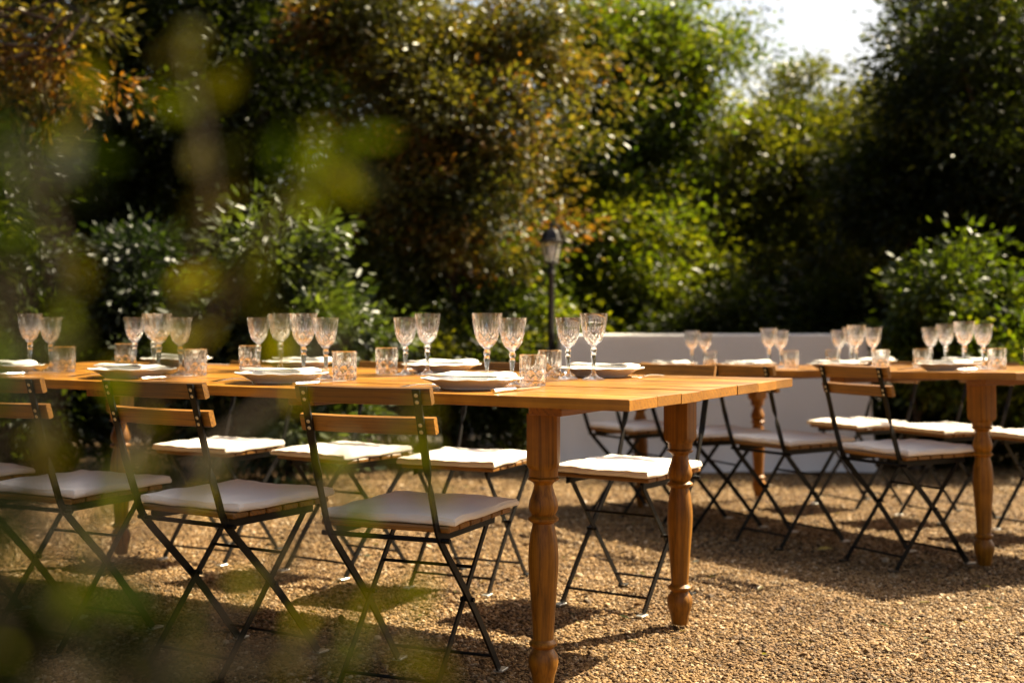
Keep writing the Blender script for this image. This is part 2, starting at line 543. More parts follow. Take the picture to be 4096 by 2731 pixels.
# ------------------------------------------------------------------ vegetation
def leaf_mesh(name, base, axis, size, width=0.42, tint=None, nrm_bias=None, rg=None, fold=0.18, six=False):
    """many separate leaf blades as one mesh. base, axis: (N,3); size: (N,)"""
    rg = rg or rng
    N = len(base)
    a = axis / np.linalg.norm(axis, axis=1, keepdims=True)
    r = rg.normal(size=(N, 3))
    if nrm_bias is not None:
        r = r * 0.7 + nrm_bias
    s = np.cross(a, r); s /= np.linalg.norm(s, axis=1, keepdims=True) + 1e-9
    nn = np.cross(s, a)
    L = size[:, None]; W = L * width / 2
    if not six:
        v = np.empty((N, 4, 3), np.float32)
        v[:, 0] = base
        v[:, 1] = base + a * L * 0.48 + s * W + nn * L * fold * 0.4
        v[:, 2] = base + a * L
        v[:, 3] = base + a * L * 0.48 - s * W + nn * L * fold * 0.4
        tri = np.array([[0, 1, 2], [0, 2, 3]])
    else:
        v = np.empty((N, 6, 3), np.float32)
        v[:, 0] = base
        v[:, 1] = base + a * L * 0.28 + s * W * 0.85 + nn * L * fold * 0.3
        v[:, 2] = base + a * L * 0.66 + s * W * 0.8 + nn * L * fold * 0.2
        v[:, 3] = base + a * L - nn * L * fold * 0.3
        v[:, 4] = base + a * L * 0.66 - s * W * 0.8 + nn * L * fold * 0.2
        v[:, 5] = base + a * L * 0.28 - s * W * 0.85 + nn * L * fold * 0.3
        tri = np.array([[0, 1, 2], [0, 2, 3], [0, 3, 4], [0, 4, 5]])
    k = v.shape[1]
    T = (tri[None] + (np.arange(N) * k)[:, None, None]).reshape(-1, 3)
    m = bpy.data.meshes.new(name)
    m.vertices.add(N * k); m.vertices.foreach_set('co', v.ravel())
    m.loops.add(T.size); m.loops.foreach_set('vertex_index', T.ravel().astype(np.int32))
    m.polygons.add(len(T)); m.polygons.foreach_set('loop_start', np.arange(0, T.size, 3, dtype=np.int32))
    if tint is None:
        tint = rg.random(N)
    at = m.attributes.new('tint', 'FLOAT', 'POINT')
    at.data.foreach_set('value', np.repeat(np.clip(tint, 0, 1), k).astype(np.float32))
    m.update(calc_edges=True)
    return m

def clumps_from_blobs(blobs, n, rg, shell=0.4, bough=0.24, per_bough=24):
    """boughs spread through uneven ellipsoids, each carrying a flattened spray of twig tips"""
    w = np.array([b[3] * b[4] * b[5] for b in blobs]) ** 0.75
    w /= w.sum()
    nb = max(6, n // per_bough)
    idx = rg.choice(len(blobs), nb, p=w)
    B = np.array([b[:6] for b in blobs])[idx]
    d = rg.normal(size=(nb, 3)); d /= np.linalg.norm(d, axis=1, keepdims=True)
    rr = rg.random(nb) ** shell
    ph = d @ np.array([[5.1, 2.2, 1.3], [1.7, 4.3, 2.9], [2.6, 1.1, 5.7]])
    rr = rr * (0.88 + 0.20 * np.sin(ph[:, 0] * 1.3 + idx) + 0.18 * np.sin(ph[:, 1] * 1.7 + 2 * idx) + 0.10 * rg.normal(size=nb))
    bc = B[:, :3] + d * rr[:, None] * B[:, 3:6]
    bi = rg.integers(0, nb, n)
    sg = bough * (0.35 + 1.1 * rg.random(nb))[bi][:, None]
    off = np.clip(rg.normal(size=(n, 3)), -1.7, 1.7) * np.array([1, 1, 0.5])
    tilt = d[bi] * (off[:, :1] * 0.5)
    c = bc[bi] + (off + tilt) * sg
    dd = d[bi] + off * 0.5
    dd /= np.linalg.norm(dd, axis=1, keepdims=True)
    return c, dd, bi, nb

def foliage(name, blobs, nclump, per, leaf, mat, parent, rg, spread=0.13, tint_mean=0.4, tint_sd=0.25, droop=0.25, shell=0.36, bough=0.23, width=0.42, six=False, zmin=None):
    nclump = int(nclump * 2.0)
    c, d, bi, nb_ = clumps_from_blobs(blobs, nclump, rg, shell, bough)
    if zmin is not None:
        k = c[:, 2] > zmin
        c, d, bi = c[k], d[k], bi[k]
        nclump = len(c)
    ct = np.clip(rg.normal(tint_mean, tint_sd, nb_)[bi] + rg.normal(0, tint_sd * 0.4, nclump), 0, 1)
    cnt = np.maximum(3, rg.normal(per, per * 0.35, nclump).astype(int))
    idx = np.repeat(np.arange(nclump), cnt)
    N = len(idx)
    sp = spread * (0.6 + 0.8 * rg.random(nclump))[idx][:, None]
    off = np.clip(rg.normal(size=(N, 3)), -1.8, 1.8) * np.array([1, 1, 0.65])
    base = c[idx] + off * sp
    ax = off * 0.8 + d[idx] * 0.6 + rg.normal(size=(N, 3)) * 0.5
    ax[:, 2] -= droop
    size = leaf * (0.75 + 0.85 * rg.random(N))
    tint = ct[idx] + rg.normal(0, 0.12, N)
    nb = np.zeros((N, 3)); nb[:, 2] = 0.5
    m = leaf_mesh(name, base, ax, size, width, tint, nb, rg, six=six)
    o = mesh_obj(name, m, mat, parent)
    o['kind'] = 'stuff'
    return o

def limb_pts(a, b, rg, n=6, wob=0.08):
    a = Vector(a); b = Vector(b)
    L = (b - a).length
    pts = []
    for i in range(n + 1):
        f = i / n
        p = a.lerp(b, f)
        if 0 < i < n:
            p += Vector(rg.normal(0, wob * L, 3))
        p.z += math.sin(f * math.pi) * 0.06 * L
        pts.append(p)
    return pts

def tree(name, label, x, y, blobs, nclump, per, leaf, mat, seed, trunk_r=0.12, trunk_top=None, lean=(0, 0), cat='tree', group=None, nlimb=13, crown='crown', upper=None, **kw):
    rg = np.random.default_rng(seed)
    z0 = g_h(x, y)
    root = thing(name, label, cat, (x, y, z0), group=group)
    rel = [(b[0] - x, b[1] - y, b[2] - z0) + tuple(b[3:6]) for b in blobs]
    top = trunk_top if trunk_top else max(0.6, min(b[2] - b[5] * 0.2 for b in rel))
    mb = MB()
    p0 = Vector((0, 0, -0.1)); p1 = Vector((lean[0], lean[1], top))
    pts = limb_pts(p0, p1, rg, 7, 0.02)
    mb.tube(pts, [trunk_r * (1.25 - 0.6 * i / 7) for i in range(8)], 9)
    trunk = mesh_obj('trunk', auto_smooth(mb.mesh('trunk')), M['bark'], root)
    if nlimb:
        for i in range(nlimb):
            b = rel[i % len(rel)]
            dd = Vector(rg.normal(size=3)).normalized()
            tgt = Vector((b[0] + dd.x * b[3] * 0.65, b[1] + dd.y * b[4] * 0.65, b[2] + dd.z * b[5] * 0.65))
            st = pts[int(rg.integers(4, 8))]
            lm = MB()
            r0 = trunk_r * (0.35 + 0.2 * rg.random())
            lm.tube(limb_pts(st, tgt, rg, 6, 0.06), [r0 * (1 - 0.8 * k / 6) for k in range(7)], 6)
            mesh_obj('limb', auto_smooth(lm.mesh('limb')), M['bark'], trunk)
    foliage(crown, rel, nclump, per, leaf, mat, root, rg, **kw)
    if upper:                                   # unseen upper crown, added to shade the foliage below
        ur = [(b[0] - x, b[1] - y, b[2] - z0) + tuple(b[3:6]) for b in upper]
        vol = sum(b[3] * b[4] * b[5] for b in ur)
        foliage(crown, ur, int(60 + vol * 36), 15, 0.14, mat, root, rg, spread=0.25, bough=0.45, tint_mean=kw.get('tint_mean', 0.3), shell=0.33)
        lm = MB(); lm.tube(limb_pts(pts[-1], Vector(ur[0][:3]), rg, 6, 0.04), [trunk_r * 0.6 * (1 - 0.12 * k) for k in range(7)], 7)
        mesh_obj('limb', auto_smooth(lm.mesh('limb')), M['bark'], trunk)
    return root

def wx(px, d): return (px - 2048) / 5250 * d
def wz(py, d): return CAM_Z + (1261 - py) / 5250 * d
def blob(px, py, d, rpx, rpy, rd):
    return (wx(px, d), d, wz(py, d), rpx / 5250 * d, rd, rpy / 5250 * d)

wv = []; wf = []
wxs = axis_vals(-240, 240, -12, 12, 1.0); wys = [12.6, 13.2, 14.0, 15, 17, 20, 25, 35, 60, 120, 380]
for y in wys:
    for x in wxs:
        wv.append((x, y + (0.35 * math.sin(x * 1.3) if y < 12.7 else 0), g_h(x, y) - 0.004))
for j in range(len(wys) - 1):
    for i in range(len(wxs) - 1):
        a = j * len(wxs) + i
        wf.append((a, a + 1, a + len(wxs) + 1, a + len(wxs)))
wfl = mesh_obj('woodland_floor', new_mesh('woodland_floor', wv, wf, True), M['soil'])
wfl['kind'] = 'structure'
wfl['label'] = 'dark leaf strewn earth under the trees'

TG = 'trees round the yard'
# far screen of trees
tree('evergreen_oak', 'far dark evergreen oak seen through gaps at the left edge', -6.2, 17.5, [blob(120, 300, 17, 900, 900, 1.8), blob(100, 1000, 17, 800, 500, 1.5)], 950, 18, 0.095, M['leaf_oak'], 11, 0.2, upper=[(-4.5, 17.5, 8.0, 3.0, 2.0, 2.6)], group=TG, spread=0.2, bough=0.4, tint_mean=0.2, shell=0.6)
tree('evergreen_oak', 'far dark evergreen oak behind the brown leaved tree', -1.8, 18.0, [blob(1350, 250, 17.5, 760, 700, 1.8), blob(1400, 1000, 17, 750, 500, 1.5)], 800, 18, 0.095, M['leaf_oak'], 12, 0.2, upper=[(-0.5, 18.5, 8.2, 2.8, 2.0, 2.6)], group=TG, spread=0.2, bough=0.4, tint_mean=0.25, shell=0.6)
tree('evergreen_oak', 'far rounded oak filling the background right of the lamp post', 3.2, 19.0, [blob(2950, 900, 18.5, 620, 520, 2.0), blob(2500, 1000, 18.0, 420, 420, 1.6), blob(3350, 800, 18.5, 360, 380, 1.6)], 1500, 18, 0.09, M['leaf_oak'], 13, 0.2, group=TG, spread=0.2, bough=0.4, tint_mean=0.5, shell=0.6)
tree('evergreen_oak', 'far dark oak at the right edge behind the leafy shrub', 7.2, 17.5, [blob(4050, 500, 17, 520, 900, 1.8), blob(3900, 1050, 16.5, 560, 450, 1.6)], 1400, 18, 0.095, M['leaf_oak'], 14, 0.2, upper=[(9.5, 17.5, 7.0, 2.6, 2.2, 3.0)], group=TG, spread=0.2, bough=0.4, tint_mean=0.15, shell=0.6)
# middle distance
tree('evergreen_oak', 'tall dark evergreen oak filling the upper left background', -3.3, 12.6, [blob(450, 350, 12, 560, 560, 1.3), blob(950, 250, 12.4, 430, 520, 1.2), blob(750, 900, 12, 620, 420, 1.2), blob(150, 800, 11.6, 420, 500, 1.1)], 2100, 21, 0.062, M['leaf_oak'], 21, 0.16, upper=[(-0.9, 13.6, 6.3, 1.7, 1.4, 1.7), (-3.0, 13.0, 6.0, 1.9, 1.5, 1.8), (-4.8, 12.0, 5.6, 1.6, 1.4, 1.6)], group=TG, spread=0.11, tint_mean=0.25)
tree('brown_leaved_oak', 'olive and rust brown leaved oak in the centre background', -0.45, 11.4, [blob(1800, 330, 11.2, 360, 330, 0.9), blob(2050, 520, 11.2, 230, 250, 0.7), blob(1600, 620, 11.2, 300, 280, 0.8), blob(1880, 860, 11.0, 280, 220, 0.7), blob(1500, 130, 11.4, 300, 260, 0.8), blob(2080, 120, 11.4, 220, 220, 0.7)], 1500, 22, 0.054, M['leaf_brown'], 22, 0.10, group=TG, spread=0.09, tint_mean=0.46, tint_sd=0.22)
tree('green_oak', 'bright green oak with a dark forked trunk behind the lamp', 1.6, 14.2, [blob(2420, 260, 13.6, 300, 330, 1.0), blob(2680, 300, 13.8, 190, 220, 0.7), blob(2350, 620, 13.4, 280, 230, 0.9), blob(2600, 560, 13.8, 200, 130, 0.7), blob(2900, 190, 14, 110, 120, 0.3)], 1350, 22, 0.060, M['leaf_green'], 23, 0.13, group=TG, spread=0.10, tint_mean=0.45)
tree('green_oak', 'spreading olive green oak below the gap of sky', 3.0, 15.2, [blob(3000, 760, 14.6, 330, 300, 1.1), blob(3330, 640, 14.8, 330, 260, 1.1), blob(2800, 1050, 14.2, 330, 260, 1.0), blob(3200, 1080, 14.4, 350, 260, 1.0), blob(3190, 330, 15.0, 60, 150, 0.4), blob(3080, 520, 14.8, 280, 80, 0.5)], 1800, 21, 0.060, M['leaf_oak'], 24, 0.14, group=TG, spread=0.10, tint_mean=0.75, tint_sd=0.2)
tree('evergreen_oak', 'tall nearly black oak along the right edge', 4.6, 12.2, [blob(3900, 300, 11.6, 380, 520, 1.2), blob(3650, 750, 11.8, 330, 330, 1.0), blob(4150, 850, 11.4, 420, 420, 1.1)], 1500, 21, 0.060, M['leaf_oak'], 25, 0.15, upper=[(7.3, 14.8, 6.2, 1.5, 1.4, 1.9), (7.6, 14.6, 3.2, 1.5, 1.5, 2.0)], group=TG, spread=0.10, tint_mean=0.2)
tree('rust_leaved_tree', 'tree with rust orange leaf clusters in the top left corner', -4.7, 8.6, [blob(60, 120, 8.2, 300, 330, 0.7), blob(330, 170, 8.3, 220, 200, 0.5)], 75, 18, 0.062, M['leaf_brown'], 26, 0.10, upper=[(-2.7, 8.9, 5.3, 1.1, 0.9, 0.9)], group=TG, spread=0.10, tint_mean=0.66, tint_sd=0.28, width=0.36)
# unseen wood added to cut sky light; open to sun and behind camera
rgw = np.random.default_rng(90)
ring = []
for az in (-60, -76, -92, -108, -122, 118, 106):
    r_ = 9.0 + rgw.uniform(-0.6, 0.9)
    x_ = math.sin(R(az)) * r_; y_ = 3.0 + math.cos(R(az)) * r_
    h_ = rgw.uniform(9.5, 12.0)
    ring += [(x_, y_, h_ * 0.68, 2.3, 2.0, h_ * 0.33), (x_, y_, h_ * 0.22, 2.2, 1.9, h_ * 0.26)]
wood_screen = foliage('added_wood_screen', ring, 2500, 16, 0.21, M['leaf_oak'], None, rgw, spread=0.34, bough=0.6, tint_mean=0.3, shell=0.3)
wood_screen['label'] = 'unseen dark wood outside the picture, added to cut sky light'
# low shrubs and hedge
SG = 'shrubs at the edge of the gravel'
def shrub(name, label, x, y, blobs, nclump, per, leaf, mat, seed, **kw):
    return tree(name, label, x, y, blobs, nclump, per, leaf, mat, seed, trunk_r=0.035, cat='shrub', group=SG, nlimb=5, crown='foliage', **dict(dict(bough=0.15), **kw))
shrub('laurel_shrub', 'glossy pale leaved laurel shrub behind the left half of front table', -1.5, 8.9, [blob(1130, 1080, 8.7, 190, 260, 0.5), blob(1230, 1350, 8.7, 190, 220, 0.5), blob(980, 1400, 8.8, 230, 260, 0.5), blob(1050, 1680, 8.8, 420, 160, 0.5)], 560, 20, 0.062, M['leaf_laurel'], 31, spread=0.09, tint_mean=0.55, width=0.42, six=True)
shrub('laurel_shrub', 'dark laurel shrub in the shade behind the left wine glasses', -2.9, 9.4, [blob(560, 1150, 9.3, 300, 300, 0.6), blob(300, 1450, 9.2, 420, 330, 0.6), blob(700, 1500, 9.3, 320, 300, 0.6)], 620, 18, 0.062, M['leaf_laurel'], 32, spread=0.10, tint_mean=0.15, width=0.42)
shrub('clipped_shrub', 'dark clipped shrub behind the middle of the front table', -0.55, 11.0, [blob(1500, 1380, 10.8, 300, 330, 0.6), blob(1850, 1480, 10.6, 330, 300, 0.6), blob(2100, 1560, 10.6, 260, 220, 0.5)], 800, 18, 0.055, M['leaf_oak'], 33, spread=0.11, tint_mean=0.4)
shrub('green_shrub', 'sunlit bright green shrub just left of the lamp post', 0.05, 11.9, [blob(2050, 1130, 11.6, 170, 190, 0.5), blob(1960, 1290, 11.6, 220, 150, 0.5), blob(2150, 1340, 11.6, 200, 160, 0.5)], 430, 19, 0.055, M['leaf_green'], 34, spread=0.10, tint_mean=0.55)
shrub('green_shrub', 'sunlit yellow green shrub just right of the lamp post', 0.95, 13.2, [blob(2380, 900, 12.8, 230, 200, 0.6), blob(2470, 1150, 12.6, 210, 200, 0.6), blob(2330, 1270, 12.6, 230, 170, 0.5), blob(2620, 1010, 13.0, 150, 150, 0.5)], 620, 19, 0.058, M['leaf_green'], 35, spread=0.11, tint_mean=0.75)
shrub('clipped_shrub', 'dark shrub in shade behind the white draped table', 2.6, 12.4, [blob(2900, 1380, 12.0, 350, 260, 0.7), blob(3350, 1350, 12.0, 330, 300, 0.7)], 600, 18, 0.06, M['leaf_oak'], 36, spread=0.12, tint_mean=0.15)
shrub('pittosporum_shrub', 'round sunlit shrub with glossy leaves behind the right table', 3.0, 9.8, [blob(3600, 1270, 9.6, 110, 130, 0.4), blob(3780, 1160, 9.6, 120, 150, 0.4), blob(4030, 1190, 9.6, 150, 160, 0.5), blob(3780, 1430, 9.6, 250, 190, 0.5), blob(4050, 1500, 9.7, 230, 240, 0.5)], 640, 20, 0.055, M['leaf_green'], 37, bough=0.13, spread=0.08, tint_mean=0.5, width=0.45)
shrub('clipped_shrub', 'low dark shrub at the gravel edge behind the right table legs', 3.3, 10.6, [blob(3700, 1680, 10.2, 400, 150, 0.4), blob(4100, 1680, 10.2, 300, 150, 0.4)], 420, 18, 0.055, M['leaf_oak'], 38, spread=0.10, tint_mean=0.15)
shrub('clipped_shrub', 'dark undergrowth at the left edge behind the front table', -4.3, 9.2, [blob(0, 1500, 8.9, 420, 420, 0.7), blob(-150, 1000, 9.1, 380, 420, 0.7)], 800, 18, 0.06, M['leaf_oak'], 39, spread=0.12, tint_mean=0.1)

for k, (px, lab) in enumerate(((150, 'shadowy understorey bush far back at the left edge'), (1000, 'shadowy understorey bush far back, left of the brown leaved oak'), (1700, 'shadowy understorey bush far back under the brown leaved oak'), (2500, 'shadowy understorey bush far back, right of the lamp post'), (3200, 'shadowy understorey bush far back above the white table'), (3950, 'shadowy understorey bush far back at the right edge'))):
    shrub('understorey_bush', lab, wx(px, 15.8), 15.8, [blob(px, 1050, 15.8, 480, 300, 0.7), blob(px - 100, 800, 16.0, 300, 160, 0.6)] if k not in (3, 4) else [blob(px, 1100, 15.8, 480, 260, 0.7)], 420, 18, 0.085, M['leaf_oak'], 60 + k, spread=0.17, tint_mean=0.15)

# ------------------------------------------------------------------ tables
def turned_leg_mesh(top):
    s = top / 0.719
    mb = MB()
    w = 0.082
    prof = [(0.024, 0.0), (0.0265, 0.008), (0.030, 0.03), (0.0375, 0.055), (0.040, 0.07), (0.038, 0.086), (0.030, 0.098), (0.027, 0.104),
            (0.031, 0.108), (0.037, 0.113), (0.037, 0.119), (0.031, 0.124), (0.0275, 0.128), (0.0275, 0.14), (0.030, 0.18), (0.0335, 0.235), (0.0385, 0.30), (0.040, 0.335), (0.0385, 0.37), (0.0335, 0.405), (0.029, 0.425), (0.028, 0.431),
            (0.033, 0.434), (0.0405, 0.4395), (0.0405, 0.445), (0.033, 0.450), (0.0305, 0.4525), (0.033, 0.457), (0.0375, 0.466), (0.039, 0.476), (0.0365, 0.49), (0.030, 0.508), (0.0255, 0.524), (0.0245, 0.532), (0.028, 0.538),
            (0.034, 0.541), (0.041, 0.5455), (0.041, 0.549), (0.0345, 0.552), (0.0345, 0.554), (0.0385, 0.555), (0.0385, 0.574), (0.0395, 0.577)]
    mb.lathe([(r, z * s) for r, z in prof], 28)
    # square block with rounded shoulders
    n = 28
    rings = []
    for (k, z) in ((0.0, 0.572), (0.55, 0.577), (0.85, 0.583), (1.0, 0.592), (1.0, 0.719)):
        ring = []
        for i in range(n):
            a = 2 * math.pi * (i + 0.5) / n
            c, sn = math.cos(a), math.sin(a)
            q = (w / 2) / max(abs(c), abs(sn))
            q = min(q, 0.0555)
            r = 0.039 * (1 - k) + q * k
            ring.append((r * c, r * sn, z * s))
        rings.append(ring)
    V = [p for r_ in rings for p in r_]
    F = []
    for i in range(len(rings) - 1):
        for k in range(n):
            k2 = (k + 1) % n
            F.append((i * n + k, i * n + k2, (i + 1) * n + k2, (i + 1) * n + k))
    F.append(tuple(reversed(range(n)))); F.append(tuple(range((len(rings) - 1) * n, len(rings) * n)))
    mb.add(V, F)
    return auto_smooth(mb.mesh('leg'), 35)

TH, TT, TL, TW = 0.772, 0.028, 3.05, 1.225       # height, board thickness, length, width
def board_mesh(L, w, t, rg):
    """plank with a slightly rounded, uneven edge; runs along x from -L to 0"""
    V = []; F = []
    nseg = 14
    b = 0.0016
    sec = [(-w / 2 + b, -t), (w / 2 - b, -t), (w / 2, -t + b), (w / 2, -b), (w / 2 - b, 0), (-w / 2 + b, 0), (-w / 2, -b), (-w / 2, -t + b)]
    xs_ = [-L, -L + 0.003] + [-L + L * i / nseg for i in range(1, nseg)] + [-0.003, 0.0]
    ph = rg.random() * 6
    for i, x_ in enumerate(xs_):
        ins = 0.0015 if i in (0, len(xs_) - 1) else 0
        dz = 0.0008 * math.sin(x_ * 2.1 + ph); dy = 0.0007 * math.sin(x_ * 3.3 + ph * 2)
        for (yy, zz) in sec:
            V.append((x_, yy * (1 - ins * 8) + dy, zz + dz + (-ins if zz > -t / 2 else ins)))
    m = len(sec)
    for i in range(len(xs_) - 1):
        for k in range(m):
            k2 = (k + 1) % m
            F.append((i * m + k, (i + 1) * m + k, (i + 1) * m + k2, i * m + k2))
    F.append(tuple(range(m))); F.append(tuple(reversed(range((len(xs_) - 1) * m, len(xs_) * m))))
    return auto_smooth(new_mesh('board', V, F), 30)

LEG = turned_leg_mesh(TH - TT - 0.025 - 0.001)
def farm_table(label, loc, rotz, tilt, seed, leg_yaws=(0, 0, 0, 0), length=TL, leg_mesh=LEG):
    """local frame: the table runs along -x from its end at x = 0, +y across towards the far side, origin below the near end corner"""
    rg = np.random.default_rng(seed)
    q = Matrix.Rotation(rotz, 4, 'Z') @ Matrix.Rotation(tilt, 4, 'Y')
    root = thing('farmhouse_table', label, 'table', loc, q.to_euler(), group='long wooden banquet tables')
    nb = 8
    ws = np.array([0.165, 0.150, 0.132, 0.155, 0.125, 0.172, 0.168, 0.158])
    ws = ws / ws.sum() * TW
    y0 = 0
    for k in range(nb):
        w_ = ws[k] - 0.0008
        e = float(rg.uniform(-0.0015, 0.0012)) if k not in (0,) else 0.0
        o = mesh_obj('board', board_mesh(length - e, w_, TT, rg), M['table_wood'], root, (-e, y0 + ws[k] / 2, TH + float(rg.uniform(-0.0006, 0.0006))))
        o.rotation_euler = (float(rg.normal(0, 0.0015)), 0, 0)
        y0 += ws[k]
    cm = MB(); cm.box((0, 0, 0), (0.095, TW - 0.2, 0.025), bev=0.0025)
    cme = cm.mesh('cleat')
    for cx in (0.28, 1.06, 1.87, 2.72):
        mesh_obj('cleat', cme, M['cleat_wood'], root, (-cx, TW / 2, TH - TT - 0.0125 - 0.0022))
    for (lx, ly), yw in zip(((0.335, 0.195), (0.30, 1.03), (2.75, 0.195), (2.75, 1.03)), leg_yaws):
        mesh_obj('leg', leg_mesh, M['leg_wood'], root, (-lx, ly, -0.001), (0, 0, yw))
    return root


class TableSet:
    """where a table stands; put(u, v) gives a point on its top, u along it from the end, v across from the near edge"""
    def __init__(s, corner, u, tilt):
        s.u = Vector((u[0], u[1], 0)).normalized()
        s.v = Vector((s.u.y, -s.u.x, 0))
        s.rotz = math.atan2(-s.u.y, -s.u.x)
        s.mat = Matrix.Translation(Vector(corner)) @ Matrix.Rotation(s.rotz, 4, 'Z') @ Matrix.Rotation(tilt, 4, 'Y')
        s.corner = Vector(corner); s.tilt = tilt
    def put(s, u, v, yaw=0.0, z=0.0):
        return s.mat @ Matrix.Translation((-u, v, TH + z)) @ Matrix.Rotation(yaw, 4, 'Z')
    def ground(s, u, v):
        p = s.corner + s.u * u + s.v * v
        return Vector((p.x, p.y, g_h(p.x, p.y)))

T1 = TableSet((0.275, 3.075, 0.0), (-0.8669, 0.4985), 0.0)
# right table: its end lies outside the picture on the right; it stands on ground that falls away
U2 = (-0.480, 0.877)
L1 = Vector((1.886, 5.22, 0))               # foot of its near right leg
c2 = L1 - Vector((U2[0], U2[1], 0)) * 0.335 - Vector((U2[1], -U2[0], 0)) * 0.195
far2 = c2 + Vector((U2[0], U2[1], 0)) * 2.75
z2a = g_h(L1.x, L1.y); z2b = g_h(far2.x, far2.y + 0.3)
TILT2 = -math.atan2(z2a - z2b, 2.45)
c2.z = z2a + (z2a - z2b) / 2.45 * 0.335
T2 = TableSet(c2, U2, TILT2)
farm_table('long honey brown plank table with turned legs in the foreground', T1.corner, T1.rotz, 0.0, 3, (R(22), 0, 0, 0))
farm_table('long brown plank table standing behind on the right', T2.corner, T2.rotz, TILT2, 5)

# ------------------------------------------------------------------ folding chairs
def sweep_bar(path, w, t_, twist):
    """flat bar along path (in the y-z plane at fixed x); twist 0 = wide across x, 1 = wide in the y-z plane"""
    pts = [Vector(p) for p in path]
    V = []; F = []
    X = Vector((1, 0, 0))
    for i, p in enumerate(pts):
        tg = (pts[min(i + 1, len(pts) - 1)] - pts[max(i - 1, 0)]).normalized()
        nrm = tg.cross(X).normalized()
        a = twist[i] * math.pi / 2
        wd = X * math.cos(a) + nrm * math.sin(a)
        th = nrm * math.cos(a) - X * math.sin(a)
        for (sa, sb) in ((-1, -1), (1, -1), (1, 1), (-1, 1)):
            V.append(p + wd * (w / 2 * sa) + th * (t_ / 2 * sb))
    for i in range(len(pts) - 1):
        for k in range(4):
            k2 = (k + 1) % 4
            F.append((i * 4 + k, i * 4 + k2, (i + 1) * 4 + k2, (i + 1) * 4 + k))
    F.append((3, 2, 1, 0)); n_ = (len(pts) - 1) * 4; F.append((n_, n_ + 1, n_ + 2, n_ + 3))
    return V, F

def smooth_path(ctrl, n=6):
    P = [Vector(c) for c in ctrl]
    out = []
    for i in range(len(P) - 1):
        p0 = P[max(i - 1, 0)]; p1 = P[i]; p2 = P[i + 1]; p3 = P[min(i + 2, len(P) - 1)]
        for k in range(n):
            f = k / n
            out.append(0.5 * ((2 * p1) + (p2 - p0) * f + (2 * p0 - 5 * p1 + 4 * p2 - p3) * f * f + (3 * p1 - p0 - 3 * p2 + p3) * f ** 3))
    out.append(P[-1])
    return out

